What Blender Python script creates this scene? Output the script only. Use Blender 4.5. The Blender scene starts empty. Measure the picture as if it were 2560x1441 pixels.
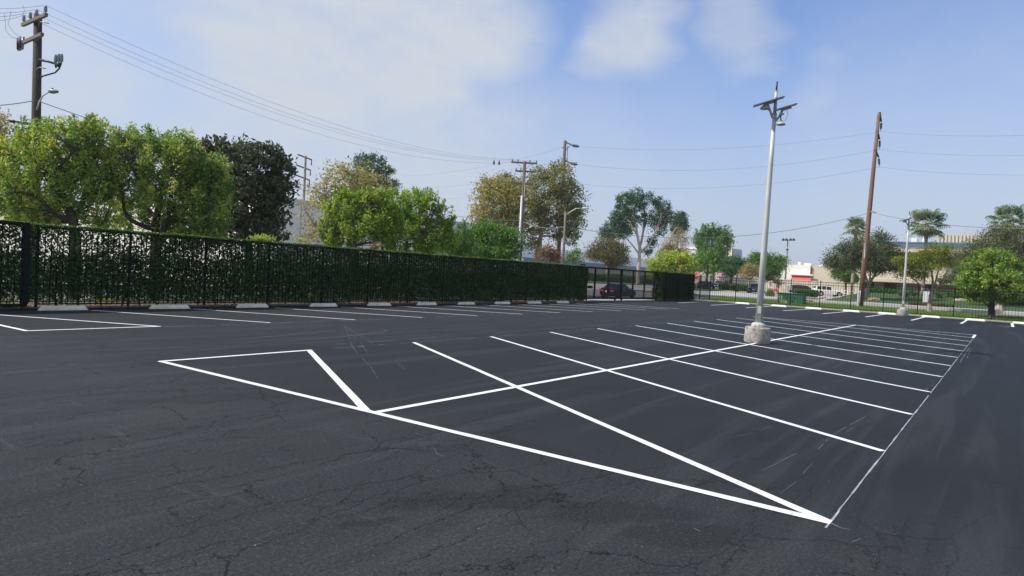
import bpy, math, random
import numpy as np
from mathutils import Vector, Matrix
R = math.radians
SC = bpy.context.scene
COL = SC.collection

# ---------------------------------------------------------------- camera
CAM_F, CAM_YAW, CAM_PITCH, CAM_ROLL, CAM_H = 1668.0, 0.635742615, -0.0251751174, 0.0540211224, 1.8
def _basis():
    cy, sy, cp, sp = math.cos(CAM_YAW), math.sin(CAM_YAW), math.cos(CAM_PITCH), math.sin(CAM_PITCH)
    f = Vector((cp*cy, cp*sy, sp)); r = Vector((sy, -cy, 0)); u = r.cross(f)
    c, s = math.cos(CAM_ROLL), math.sin(CAM_ROLL)
    return f, r*c + u*s, u*c - r*s
FW, RT, UP = _basis()
cam_d = bpy.data.cameras.new('camera'); cam = bpy.data.objects.new('camera', cam_d); COL.objects.link(cam)
cam_d.sensor_width = 36.0; cam_d.lens = CAM_F/2560*36; cam_d.clip_start = 0.05; cam_d.clip_end = 6000
_m = Matrix((RT, UP, -FW)).transposed().to_4x4(); _m.translation = Vector((0, 0, CAM_H))
cam.matrix_world = _m
SC.camera = cam
CAM = Vector((0, 0, CAM_H))

# ---------------------------------------------------------------- world, sun, exposure
SUN_AZ, SUN_EL = 131.0, 47.0          # azimuth counter-clockwise from +x
SKY_K = 0.10
sd = bpy.data.lights.new('sun', 'SUN'); sun = bpy.data.objects.new('sun', sd); COL.objects.link(sun)
sd.energy = 4.7; sd.angle = R(0.9); sd.color = (1.0, 0.93, 0.82)
_sv = Vector((math.cos(R(SUN_EL))*math.cos(R(SUN_AZ)), math.cos(R(SUN_EL))*math.sin(R(SUN_AZ)), math.sin(R(SUN_EL))))
sun.rotation_euler = _sv.to_track_quat('Z', 'Y').to_euler()
SC.view_settings.view_transform = 'Standard'
SC.view_settings.look = 'None'
SC.view_settings.exposure = 0.0
SC.view_settings.gamma = 1.0
SC.view_settings.use_curve_mapping = False

def ray(px, py):
    d = FW*CAM_F + RT*(px-1280) - UP*(py-720.5)
    return d/CAM_F                       # unit camera depth
def W(px, py, D):                        # a point at camera depth D
    return CAM + ray(px, py)*D
def Wz(px, py, z):                       # a point at height z
    d = ray(px, py); return CAM + d*((z-CAM_H)/d.z)
def Wx(px, py, X):                       # a point on the plane x = X
    d = ray(px, py); return CAM + d*(X/d.x)
def Wy(px, py, Y):
    d = ray(px, py); return CAM + d*(Y/d.y)
def Dep(p): return (Vector(p)-CAM).dot(FW)
def sm(a, b, t):
    t = min(1.0, max(0.0, (t-a)/(b-a))); return t*t*(3-2*t)
def T(x, y):                             # height of the terrain
    z = 0.2*sm(63.5, 71, x) + 0.2*sm(71, 86, x)
    z += 1.05*sm(86, 112, x)*(1-sm(16, 21, y))
    z -= 0.3*sm(24.4, 27.5, y)*(1-sm(66, 80, x))
    return z
def G(px, py):                           # where the ray of a pixel meets the terrain
    d = ray(px, py); lo, t = 1.0, 1.0
    for i in range(4000):
        p = CAM + d*t
        if p.z < T(p.x, p.y): break
        lo = t; t *= 1.01
    hi = t
    for i in range(30):
        m = (lo+hi)/2; p = CAM + d*m
        if p.z < T(p.x, p.y): hi = m
        else: lo = m
    return CAM + d*hi
def onT(px, py, D):                      # terrain point below/above a pixel at camera depth D
    p = W(px, py, D); return Vector((p.x, p.y, T(p.x, p.y)))

def world_sky():
    w = bpy.data.worlds.new("World"); SC.world = w; w.use_nodes = True
    nt = w.node_tree; nt.nodes.clear(); N = nt.nodes.new; L = nt.links.new
    out = N('ShaderNodeOutputWorld'); bg = N('ShaderNodeBackground'); L(bg.outputs[0], out.inputs[0])
    bg.inputs['Strength'].default_value = SKY_K
    sky = N('ShaderNodeTexSky'); sky.sky_type = 'NISHITA'; sky.sun_disc = False
    sky.sun_elevation = R(SUN_EL); sky.sun_rotation = R(90-SUN_AZ)
    sky.air_density = 1.0; sky.dust_density = 1.2; sky.ozone_density = 2.0; sky.altitude = 20
    tc = N('ShaderNodeTexCoord')
    def math_(op, a, b=None, clamp=False):
        n = N('ShaderNodeMath'); n.operation = op; n.use_clamp = clamp
        for i, v in enumerate((a, b)):
            if v is None: continue
            if isinstance(v, (int, float)): n.inputs[i].default_value = v
            else: L(v, n.inputs[i])
        return n.outputs[0]
    def noise(scale, detail, rough, vec, dist=0.0):
        n = N('ShaderNodeTexNoise'); n.inputs['Scale'].default_value = scale; n.inputs['Detail'].default_value = detail
        n.inputs['Roughness'].default_value = rough; n.inputs['Distortion'].default_value = dist
        L(vec, n.inputs['Vector']); return n
    dirv = tc.outputs['Generated']
    # stretch the noise space so cloud streaks lie flat
    mp = N('ShaderNodeMapping'); mp.inputs['Scale'].default_value = (1, 1, 2.2); L(dirv, mp.inputs[0])
    n1 = noise(3.0, 5, 0.55, mp.outputs[0]); n2 = noise(9.0, 4, 0.6, mp.outputs[0])
    # warp
    sub = N('ShaderNodeVectorMath'); sub.operation = 'SUBTRACT'; L(n1.outputs['Color'], sub.inputs[0]); sub.inputs[1].default_value = (.5, .5, .5)
    sc = N('ShaderNodeVectorMath'); sc.operation = 'SCALE'; L(sub.outputs[0], sc.inputs[0]); sc.inputs['Scale'].default_value = 0.22
    ad = N('ShaderNodeVectorMath'); ad.operation = 'ADD'; L(dirv, ad.inputs[0]); L(sc.outputs[0], ad.inputs[1])
    total = None
    for (px, py, r, amt) in CLOUDS:
        c = ray(px, py).normalized() if py is not None else px
        ds = N('ShaderNodeVectorMath'); ds.operation = 'DISTANCE'; L(ad.outputs[0], ds.inputs[0]); ds.inputs[1].default_value = c
        mr = N('ShaderNodeMapRange'); mr.interpolation_type = 'SMOOTHSTEP'; L(ds.outputs['Value'], mr.inputs[0])
        mr.inputs[1].default_value = r/CAM_F; mr.inputs[2].default_value = r/CAM_F*0.25; mr.inputs[3].default_value = 0; mr.inputs[4].default_value = amt
        total = mr.outputs[0] if total is None else math_('MAXIMUM', total, mr.outputs[0])
    # general thin veil all round the sky
    veil = N('ShaderNodeMapRange'); L(n1.outputs[0], veil.inputs[0]); veil.inputs[1].default_value = .52; veil.inputs[2].default_value = .75
    veil.inputs[3].default_value = 0; veil.inputs[4].default_value = .22
    tot = math_('MAXIMUM', total, veil.outputs[0])
    n3 = noise(22.0, 6, .65, mp.outputs[0], .4); det = math_('ADD', math_('MULTIPLY', math_('SUBTRACT', n2.outputs[0], .5), .75), math_('MULTIPLY', math_('SUBTRACT', n3.outputs[0], .5), .4))
    tot = math_('MULTIPLY', tot, math_('ADD', det, 1.0), clamp=True)
    # horizon haze
    sep = N('ShaderNodeSeparateXYZ'); L(dirv, sep.inputs[0])
    hz = N('ShaderNodeMapRange'); hz.interpolation_type = 'SMOOTHSTEP'; L(sep.outputs[2], hz.inputs[0])
    hz.inputs[1].default_value = .37; hz.inputs[2].default_value = -.02; hz.inputs[3].default_value = 0; hz.inputs[4].default_value = .93
    # tint the clear sky a little and mix
    gm = N('ShaderNodeMix'); gm.data_type = 'RGBA'; gm.blend_type = 'MULTIPLY'; gm.inputs[0].default_value = 1
    L(sky.outputs[0], gm.inputs[6]); gm.inputs[7].default_value = SKY_TINT
    m1 = N('ShaderNodeMix'); m1.data_type = 'RGBA'; L(hz.outputs[0], m1.inputs[0]); L(gm.outputs[2], m1.inputs[6])
    m1.inputs[7].default_value = tuple(c/SKY_K for c in HAZE_COL)+(1,)
    m2 = N('ShaderNodeMix'); m2.data_type = 'RGBA'; L(tot, m2.inputs[0]); L(m1.outputs[2], m2.inputs[6])
    m2.inputs[7].default_value = tuple(c/SKY_K for c in CLOUD_COL)+(1,)
    L(m2.outputs[2], bg.inputs['Color'])
SKY_TINT = (1.24, 1.46, 1.90, 1)
HAZE_COL = (.50, .57, .69)
CLOUD_COL = (.62, .67, .75)
# cloud patches of that morning, plus one added for fill: direction, angular radius, density
CLOUDS = [(780, 60, 560, .95), (1080, 120, 350, .95), (640, 330, 420, .75), (80, 170, 330, .8), (1000, 380, 560, .72), (20, 420, 400, .7),
          (1545, 110, 190, .78), (1820, 60, 170, .55), (2050, 185, 120, .42), (1400, 420, 420, .35), (2420, 240, 260, .28), (2300, 420, 400, .2), (500, -250, 500, .6), (1500, 360, 600, .22), (2350, 330, 560, .30), (300, 150, 700, .55),
          ((-FW + Vector((0, 0, .55))).normalized(), None, 2500, .9)]  # unseen cloud added behind the camera for brighter, more neutral fill light
world_sky()

# ---------------------------------------------------------------- tags and object helpers
def tag(o, label=None, cat=None, group=None, kind=None):
    if label: o['label'] = label
    if cat: o['category'] = cat
    if group: o['group'] = group
    if kind: o['kind'] = kind
    return o
def empty(name, loc=(0, 0, 0), rz=0.0, label=None, cat=None, group=None):
    o = bpy.data.objects.new(name, None); COL.objects.link(o); o.location = loc; o.rotation_euler = (0, 0, rz)
    o.empty_display_size = .2
    return tag(o, label, cat, group)
def copy_tree(o, parent=None):
    c = o.copy(); COL.objects.link(c)
    if parent: c.parent = parent
    for ch in list(o.children): copy_tree(ch, c)
    return c

class MB:
    """collects shapes and links them as one mesh object"""
    def __init__(s): s.v = []; s.f = []; s.mi = []; s.sm = []
    def add(s, vs, fs, mi=0, smooth=False):
        b = len(s.v); s.v += [tuple(v) for v in vs]
        for f in fs: s.f.append(tuple(i+b for i in f)); s.mi.append(mi); s.sm.append(smooth)
    def box(s, c, d, rz=0.0, mi=0, M=None, bev=0.0):
        hx, hy, hz = d[0]/2, d[1]/2, d[2]/2
        if bev > 0:
            b = bev; vs = []
            for z, i in ((-hz, 0), (-hz+b, 1), (hz-b, 1), (hz, 0)):
                e = 0 if i else b
                x, y = hx-e, hy-e
                k = b
                vs += [(x, y-k, z), (x-k, y, z), (-x+k, y, z), (-x, y-k, z), (-x, -y+k, z), (-x+k, -y, z), (x-k, -y, z), (x, -y+k, z)]
            fs = [tuple(range(7, -1, -1)), tuple(range(24, 32))]
            for l in range(3):
                for j in range(8): fs.append((l*8+j, l*8+(j+1) % 8, l*8+8+(j+1) % 8, l*8+8+j))
        else:
            vs = [(x, y, z) for z in (-hz, hz) for x, y in ((-hx, -hy), (hx, -hy), (hx, hy), (-hx, hy))]
            fs = [(3, 2, 1, 0), (4, 5, 6, 7), (0, 1, 5, 4), (1, 2, 6, 5), (2, 3, 7, 6), (3, 0, 4, 7)]
        cz, sz = math.cos(rz), math.sin(rz); c = Vector(c)
        if M is not None: vs = [c + M @ Vector(v) for v in vs]
        else: vs = [(c.x+v[0]*cz-v[1]*sz, c.y+v[0]*sz+v[1]*cz, c.z+v[2]) for v in vs]
        s.add(vs, fs, mi)
    def tube(s, pts, rad, n=8, mi=0, cap=True, smooth=True, jit=0.0, rng=None):
        pts = [Vector(p) for p in pts]
        if isinstance(rad, (int, float)): rad = [rad]*len(pts)
        vs = []; prev = None
        for i, p in enumerate(pts):
            a = pts[max(0, i-1)]; b = pts[min(len(pts)-1, i+1)]
            t = (b-a).normalized() if (b-a).length > 1e-9 else Vector((0, 0, 1))
            if prev is None:
                ref = Vector((0, 0, 1)) if abs(t.z) < .9 else Vector((1, 0, 0))
                nrm = (ref - t*ref.dot(t)).normalized()
            else: nrm = (prev - t*prev.dot(t)).normalized()
            prev = nrm; bn = t.cross(nrm)
            for j in range(n):
                an = 2*math.pi*j/n; rr = rad[i]*(1+(rng.uniform(-jit, jit) if rng else 0))
                vs.append(p + (nrm*math.cos(an)+bn*math.sin(an))*rr)
        fs = []
        for i in range(len(pts)-1):
            for j in range(n):
                fs.append((i*n+j, i*n+(j+1) % n, (i+1)*n+(j+1) % n, (i+1)*n+j))
        s.add(vs, fs, mi, smooth)
        if cap:
            b = len(s.v)-len(vs)
            s.f.append(tuple(b+i for i in range(n-1, -1, -1))); s.mi.append(mi); s.sm.append(False)
            s.f.append(tuple(b+(len(pts)-1)*n+i for i in range(n))); s.mi.append(mi); s.sm.append(False)
    def lathe(s, base, prof, n=20, mi=0, smooth=True):
        vs = []; b = Vector(base)
        for (r, z) in prof:
            for j in range(n):
                a = 2*math.pi*j/n; vs.append((b.x+r*math.cos(a), b.y+r*math.sin(a), b.z+z))
        fs = []
        for i in range(len(prof)-1):
            for j in range(n): fs.append((i*n+j, i*n+(j+1) % n, (i+1)*n+(j+1) % n, (i+1)*n+j))
        s.add(vs, fs, mi, smooth)
        bb = len(s.v)-len(vs)
        s.f.append(tuple(bb+i for i in range(n-1, -1, -1))); s.mi.append(mi); s.sm.append(False)
        s.f.append(tuple(bb+(len(prof)-1)*n+i for i in range(n))); s.mi.append(mi); s.sm.append(False)
    def quad(s, a, b, c, d, mi=0): s.add([a, b, c, d], [(0, 1, 2, 3)], mi)
    def prism(s, poly, z0, z1, mi=0):
        n = len(poly); vs = [(p[0], p[1], z0) for p in poly]+[(p[0], p[1], z1) for p in poly]
        fs = [tuple(range(n-1, -1, -1)), tuple(range(n, 2*n))]+[(i, (i+1) % n, n+(i+1) % n, n+i) for i in range(n)]
        s.add(vs, fs, mi)
    def build(s, name, mats, parent=None, loc=None):
        me = bpy.data.meshes.new(name); me.from_pydata(s.v, [], s.f)
        if not isinstance(mats, (list, tuple)): mats = [mats]
        for m in mats: me.materials.append(m)
        me.polygons.foreach_set('material_index', s.mi); me.polygons.foreach_set('use_smooth', s.sm)
        me.update()
        o = bpy.data.objects.new(name, me); COL.objects.link(o)
        if parent is not None: o.parent = parent
        if loc is not None: o.location = loc
        return o
def sub_loc(mb, loc):                    # shift collected world coordinates to an origin
    l = Vector(loc); mb.v = [(v[0]-l.x, v[1]-l.y, v[2]-l.z) for v in mb.v]; return mb

# ---------------------------------------------------------------- materials
def _mat(name):
    m = bpy.data.materials.new(name); m.use_nodes = True
    nt = m.node_tree; return m, nt, nt.nodes['Principled BSDF']
def pm(name, col, rough=.6, metal=0.0, var=.12, scale=5.0, col2=None, bump=0.0, bscale=40.0, spec=.5, stretch=(1, 1, 1), detail=4, lo=.35, hi=.65):
    """a procedural material: colour broken up by noise, optional bump"""
    m, nt, b = _mat(name); N = nt.nodes.new; L = nt.links.new
    tc = N('ShaderNodeTexCoord'); mp = N('ShaderNodeMapping'); mp.inputs['Scale'].default_value = stretch; L(tc.outputs['Object'], mp.inputs[0])
    n = N('ShaderNodeTexNoise'); n.inputs['Scale'].default_value = scale; n.inputs['Detail'].default_value = detail; n.inputs['Roughness'].default_value = .6; L(mp.outputs[0], n.inputs[0])
    r = N('ShaderNodeValToRGB'); L(n.outputs[0], r.inputs[0])
    c1 = col2 if col2 else tuple(c*(1-var) for c in col); c2 = col if col2 else tuple(min(1, c*(1+var)) for c in col)
    r.color_ramp.elements[0].position = lo; r.color_ramp.elements[1].position = hi
    r.color_ramp.elements[0].color = (*c1, 1); r.color_ramp.elements[1].color = (*c2, 1)
    L(r.outputs[0], b.inputs['Base Color'])
    b.inputs['Roughness'].default_value = rough; b.inputs['Metallic'].default_value = metal; b.inputs['Specular IOR Level'].default_value = spec
    if bump > 0:
        n2 = N('ShaderNodeTexNoise'); n2.inputs['Scale'].default_value = bscale; n2.inputs['Detail'].default_value = 3; L(mp.outputs[0], n2.inputs[0])
        bp = N('ShaderNodeBump'); bp.inputs['Strength'].default_value = bump; bp.inputs['Distance'].default_value = .02; L(n2.outputs[0], bp.inputs['Height']); L(bp.outputs[0], b.inputs['Normal'])
    return m
def leafm(name, cols, trans=.4, rough=.5, spec=.35):
    """leaves: colour by each leaf's own tint, thin and partly see-through to light"""
    m, nt, b = _mat(name); N = nt.nodes.new; L = nt.links.new
    at = N('ShaderNodeAttribute'); at.attribute_name = 'tint'
    r = N('ShaderNodeValToRGB'); L(at.outputs['Fac'], r.inputs[0])
    el = r.color_ramp.elements
    while len(el) < len(cols): el.new(.5)
    for i, c in enumerate(cols): el[i].position = i/(len(cols)-1); el[i].color = (*c, 1)
    L(r.outputs[0], b.inputs['Base Color']); b.inputs['Roughness'].default_value = rough; b.inputs['Specular IOR Level'].default_value = spec
    tr = N('ShaderNodeBsdfTranslucent'); hs = N('ShaderNodeHueSaturation'); hs.inputs['Hue'].default_value = .485; hs.inputs['Saturation'].default_value = 1.1; hs.inputs['Value'].default_value = 1.7
    L(r.outputs[0], hs.inputs['Color']); L(hs.outputs[0], tr.inputs[0])
    mx = N('ShaderNodeMixShader'); mx.inputs[0].default_value = trans; L(b.outputs[0], mx.inputs[1]); L(tr.outputs[0], mx.inputs[2])
    L(mx.outputs[0], nt.nodes['Material Output'].inputs['Surface'])
    return m
M = {}
M['black_iron'] = pm('black_iron', (.007, .007, .0075), .75, .0, .2, 8, spec=.15)
M['white_paint'] = pm('white_paint', (.79, .80, .79), .65, 0, 0, 34, col2=(.30, .31, .31), lo=.27, hi=.43, bump=.3, bscale=90, detail=7)
M['stop_white'] = pm('stop_white', (.80, .79, .74), .7, 0, .07, 4, bump=.3, bscale=30)
M['stop_grey'] = pm('stop_grey', (.80, .76, .63), .8, 0, 0, 3.5, col2=(.58, .54, .43), bump=.4, bscale=30)
M['concrete'] = pm('concrete', (.41, .385, .33), .9, 0, 0, 7, col2=(.19, .175, .145), bump=.9, bscale=18, detail=8, lo=.32, hi=.56)
M['sidewalk'] = pm('sidewalk_concrete', (.44, .42, .38), .85, 0, .1, .8)
M['pale_road'] = pm('pale_road_concrete', (.40, .385, .355), .85, 0, .12, .35)
M['road'] = pm('road_asphalt', (.17, .168, .168), .85, 0, .15, .5)
M['dirt'] = pm('dirt', (.15, .115, .08), .95, 0, 0, 3, col2=(.06, .045, .032), bump=.8, bscale=14)
M['ground'] = pm('ground_soil', (.16, .15, .11), .95, 0, .25, .05)
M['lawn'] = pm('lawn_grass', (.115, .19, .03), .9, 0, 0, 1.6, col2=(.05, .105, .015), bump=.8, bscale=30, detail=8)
M['lawn_deep'] = pm('lawn_deep_green', (.05, .115, .018), .9, 0, 0, 2.2, col2=(.022, .06, .010), bump=.8, bscale=30, detail=8)  # second lawn colour, a deeper green
M['galv'] = pm('pale_painted_steel', (.58, .60, .57), .5, .08, 0, 2.5, col2=(.46, .47, .43), stretch=(3, 3, .5))
M['galv_dark'] = pm('grey_metal', (.22, .23, .24), .5, .4, .1, 6)
M['dark_metal'] = pm('dark_metal', (.035, .036, .04), .5, .3, .2, 6)
M['solar'] = pm('solar_cell', (.012, .016, .035), .2, 0, .2, 12)
M['rust'] = pm('rust_stained_paint', (.52, .53, .50), .6, .1, 0, 9, col2=(.42, .20, .08), lo=.30, hi=.42)
M['wood_dark'] = pm('weathered_dark_wood', (.085, .062, .048), .9, 0, 0, 3, col2=(.035, .027, .023), stretch=(9, 9, .5), bump=.5)
M['wood_red'] = pm('reddish_pole_wood', (.25, .14, .092), .85, 0, 0, 3, col2=(.145, .08, .054), stretch=(9, 9, .4), bump=.4)
M['wood_brown'] = pm('brown_pole_wood', (.17, .115, .085), .85, 0, 0, 3, col2=(.10, .068, .052), stretch=(9, 9, .4), bump=.4)
M['wood_grey'] = pm('grey_pole_wood', (.24, .20, .165), .9, 0, 0, 3, col2=(.12, .095, .075), stretch=(9, 9, .4), bump=.4)
M['white_wrap'] = pm('white_pole_wrap', (.62, .62, .60), .6, 0, .1, 3)
M['porcelain'] = pm('grey_porcelain', (.30, .33, .38), .3, 0, .1, 8)
M['wire'] = pm('wire_dark', (.21, .215, .23), .6, 0, .1, 3)
M['bark'] = pm('bark_dark', (.07, .055, .042), .95, 0, 0, 6, col2=(.028, .022, .018), bump=.9, bscale=12, stretch=(2, 2, .6))
M['bark_grey'] = pm('bark_grey', (.20, .175, .15), .95, 0, 0, 5, col2=(.09, .075, .062), bump=.8, bscale=12, stretch=(2, 2, .6))
M['bark_pale'] = pm('bark_pale', (.52, .42, .34), .85, 0, 0, 1.5, col2=(.33, .25, .19), bump=.4, bscale=8, stretch=(2, 2, .5))
M['bark_tan'] = pm('bark_tan', (.34, .29, .23), .9, 0, 0, 3, col2=(.19, .155, .12), bump=.6, bscale=10, stretch=(2, 2, .5))
M['glass'] = pm('dark_window_glass', (.012, .014, .018), .12, 0, .2, 2)
M['rubber'] = pm('tyre_rubber', (.014, .014, .015), .8, 0, .1, 8)
M['rim'] = pm('wheel_rim', (.5, .5, .52), .35, .8, .1, 8)
M['red_lens'] = pm('red_lamp_lens', (.72, .05, .055), .25, 0, .1, 20)
M['clear_lens'] = pm('clear_lamp_lens', (.62, .64, .66), .15, 0, .1, 20)
M['plate'] = pm('number_plate', (.72, .73, .74), .4, 0, .05, 20)
# ================================================================ SETTING
def asphalt():
    m, nt, b = _mat('sealed_asphalt'); N = nt.nodes.new; L = nt.links.new
    tc = N('ShaderNodeTexCoord'); P = tc.outputs['Object']
    def mapping(s, src=P):
        n = N('ShaderNodeMapping'); n.inputs['Scale'].default_value = s; L(src, n.inputs[0]); return n.outputs[0]
    def noise(sc, det, ro=.6, src=P, dist=0):
        n = N('ShaderNodeTexNoise'); n.inputs['Scale'].default_value = sc; n.inputs['Detail'].default_value = det; n.inputs['Roughness'].default_value = ro
        n.inputs['Distortion'].default_value = dist; L(src, n.inputs[0]); return n
    def mr(v, a, c, lo=0.0, hi=1.0, smooth=True):
        n = N('ShaderNodeMapRange'); n.interpolation_type = 'SMOOTHSTEP' if smooth else 'LINEAR'; L(v, n.inputs[0])
        for i, q in enumerate((a, c, lo, hi)): n.inputs[1+i].default_value = q
        return n.outputs[0]
    def ma(op, a, c=None, clamp=False):
        n = N('ShaderNodeMath'); n.operation = op; n.use_clamp = clamp
        for i, v in enumerate((a, c)):
            if v is None: continue
            if isinstance(v, (int, float)): n.inputs[i].default_value = v
            else: L(v, n.inputs[i])
        return n.outputs[0]
    def mix(f, a, c, mode='MIX'):
        n = N('ShaderNodeMix'); n.data_type = 'RGBA'; n.blend_type = mode
        for i, v in ((0, f), (6, a), (7, c)):
            if isinstance(v, (int, float)): n.inputs[i].default_value = v
            elif isinstance(v, tuple): n.inputs[i].default_value = (*v, 1)
            else: L(v, n.inputs[i])
        return n.outputs[2]
    sep = N('ShaderNodeSeparateXYZ'); L(P, sep.inputs[0]); X, Y = sep.outputs[0], sep.outputs[1]
    big = noise(.30, 6, .62); mid = noise(1.7, 6, .65, mapping((.55, 1.2, 1))); fine = noise(55, 3, .7); grit = noise(170, 2, .6)
    wob = ma('MULTIPLY', ma('SUBTRACT', big.outputs[0], .5), 3.2)
    # the older coarse surface: in front of the stall block
    rough = ma('MULTIPLY', mr(ma('ADD', X, wob), 6.2, 4.4), mr(ma('ADD', Y, wob), .2, 2.2))
    rough = ma('MAXIMUM', rough, ma('MULTIPLY', mr(ma('ADD', X, wob), 7.5, 4.0), .9))
    aisle = ma('MULTIPLY', mr(ma('ADD', Y, wob), 10.8, 12.0), .55)
    rough = ma('MAXIMUM', rough, aisle)
    base = mix(mr(big.outputs[0], .3, .7), (.0158, .0175, .0166), (.0228, .0252, .0238))
    old = mix(mr(big.outputs[0], .3, .7), (.034, .0390, .0385), (.050, .0560, .0545))
    col = mix(rough, base, old)
    col = mix(mr(mid.outputs[0], .35, .68, 0, .55), col, (.024, .025, .028))
    # long sweeping streaks of traffic in the aisle
    st = noise(1.0, 5, .6, mapping((.09, 1.9, 1)), .6)
    col = mix(ma('MULTIPLY', mr(st.outputs[0], .50, .64), .30), col, (.026, .028, .032))
    col = mix(ma('MULTIPLY', mr(st.outputs[0], .48, .38), .22), col, (.088, .092, .098))
    # stains of fresher sealer with their own outlines
    wv = N('ShaderNodeVectorMath'); wv.operation = 'SCALE'; wv.inputs['Scale'].default_value = .9
    wn = noise(1.1, 5, .6); sb = N('ShaderNodeVectorMath'); sb.operation = 'SUBTRACT'; L(wn.outputs['Color'], sb.inputs[0]); sb.inputs[1].default_value = (.5, .5, .5); L(sb.outputs[0], wv.inputs[0])
    wp = N('ShaderNodeVectorMath'); L(P, wp.inputs[0]); L(wv.outputs[0], wp.inputs[1])
    stain = None
    for (px, py, rx, ry, ang, amt) in ((1210, 1250, .75, .26, -38, .62), (1560, 1275, .55, .22, -38, .55), (1700, 1330, .55, .2, -38, .5), (950, 1310, .22, .09, -38, .6),
                                       (490, 1000, .9, .2, -30, .35), (760, 985, 1.0, .35, -20, .4), (430, 905, .55, .4, 0, .5), (1340, 1120, .6, .2, 80, .4), (60, 1260, .5, .2, 10, .3)):
        c = G(px, py)
        mp = N('ShaderNodeMapping'); mp.vector_type = 'TEXTURE'; mp.inputs['Location'].default_value = (c.x, c.y, 0); mp.inputs['Rotation'].default_value = (0, 0, R(ang)); mp.inputs['Scale'].default_value = (rx, ry, 1)
        L(wp.outputs[0], mp.inputs[0]); ln = N('ShaderNodeVectorMath'); ln.operation = 'LENGTH'; L(mp.outputs[0], ln.inputs[0])
        q = mr(ln.outputs['Value'], 1.2, .8, 0, min(.92, amt*1.45)); stain = q if stain is None else ma('MAXIMUM', stain, q)
    col = mix(stain, col, (.019, .0195, .019))
    # aggregate
    med = noise(36, 5, .75)
    col = mix(mr(fine.outputs[0], .40, .62, 0, .55), col, (.018, .020, .022))
    col = mix(ma('MULTIPLY', mr(med.outputs[0], .49, .60), ma('ADD', ma('MULTIPLY', rough, .42), .12)), col, (.016, .017, .019))
    col = mix(ma('MULTIPLY', mr(med.outputs[0], .47, .36), ma('ADD', ma('MULTIPLY', rough, .30), .06)), col, (.105, .113, .12))
    sf = noise(1.0, 4, .7, mapping((5.5, .9, 1)), .3)
    col = mix(ma('MULTIPLY', ma('MULTIPLY', mr(sf.outputs[0], .60, .70), rough), .13), col, (.13, .135, .14))
    col = mix(ma('MULTIPLY', mr(grit.outputs[0], .56, .72), ma('ADD', ma('MULTIPLY', rough, .45), .18)), col, (.15, .155, .16))
    # cracks
    wc = N('ShaderNodeVectorMath'); wc.operation = 'SCALE'; wc.inputs['Scale'].default_value = .30
    cn = noise(3.0, 8, .68); sb2 = N('ShaderNodeVectorMath'); sb2.operation = 'SUBTRACT'; L(cn.outputs['Color'], sb2.inputs[0]); sb2.inputs[1].default_value = (.5, .5, .5); L(sb2.outputs[0], wc.inputs[0])
    cp = N('ShaderNodeVectorMath'); L(P, cp.inputs[0]); L(wc.outputs[0], cp.inputs[1])
    crack = None; hgt = None
    for s, th, keep in (((.42, 1.25, 1), .0036, .34), ((1.1, 2.9, 1), .0052, .48), ((.17, .55, 1), .0022, .32), ((2.6, 5.5, 1), .010, .58)):
        vo = N('ShaderNodeTexVoronoi'); vo.feature = 'DISTANCE_TO_EDGE'; vo.inputs['Scale'].default_value = 1; L(mapping(s, cp.outputs[0]), vo.inputs['Vector'])
        line = mr(vo.outputs['Distance'], th, th*.25)
        msk = mr(noise(.9, 3, .6, mapping((1, 1.3, 1))).outputs[0], keep, keep+.10)
        q = ma('MULTIPLY', line, msk); crack = q if crack is None else ma('MAXIMUM', crack, q)
    crack = ma('MULTIPLY', crack, ma('ADD', ma('MULTIPLY', rough, .62), .12))
    col = mix(crack, col, (.008, .008, .009))
    # tiny flecks of spilt line paint
    vo = N('ShaderNodeTexVoronoi'); vo.inputs['Scale'].default_value = 13; L(P, vo.inputs['Vector'])
    sp = ma('MULTIPLY', mr(vo.outputs['Distance'], .075, .05), mr(noise(1.3, 3, .7).outputs[0], .56, .66))
    col = mix(ma('MULTIPLY', sp, .75), col, (.55, .57, .58))
    L(col, b.inputs['Base Color'])
    rg = mix(rough, (.62, .62, .62), (.80, .80, .80)); L(rg, b.inputs['Roughness'])
    b.inputs['Specular IOR Level'].default_value = .14
    h = ma('ADD', ma('ADD', ma('MULTIPLY', fine.outputs[0], .5), ma('MULTIPLY', grit.outputs[0], .5)), ma('MULTIPLY', med.outputs[0], .6)); h = ma('SUBTRACT', h, ma('MULTIPLY', crack, 1.5))
    bp = N('ShaderNodeBump'); bp.inputs['Strength'].default_value = .8; bp.inputs['Distance'].default_value = .014; L(h, bp.inputs['Height']); L(bp.outputs[0], b.inputs['Normal'])
    return m
M['asphalt'] = asphalt()

def sheet(name, x0, x1, y0, y1, mat, off, step=2.0, parent=None, kind='structure', flat=None, inside=None):
    nx = max(1, int(math.ceil((x1-x0)/step))); ny = max(1, int(math.ceil((y1-y0)/step)))
    vs = []; fs = []
    for j in range(ny+1):
        for i in range(nx+1):
            x = x0+(x1-x0)*i/nx; y = y0+(y1-y0)*j/ny
            vs.append((x, y, (flat if flat is not None else T(x, y))+off))
    for j in range(ny):
        for i in range(nx):
            a = j*(nx+1)+i
            cx = x0+(x1-x0)*(i+.5)/nx; cy = y0+(y1-y0)*(j+.5)/ny
            if inside is None or inside(cx, cy): fs.append((a, a+1, a+nx+2, a+nx+1))
    mb = MB(); mb.add(vs, fs); o = mb.build(name, mat, parent)
    if kind: tag(o, kind=kind)
    return o
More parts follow.
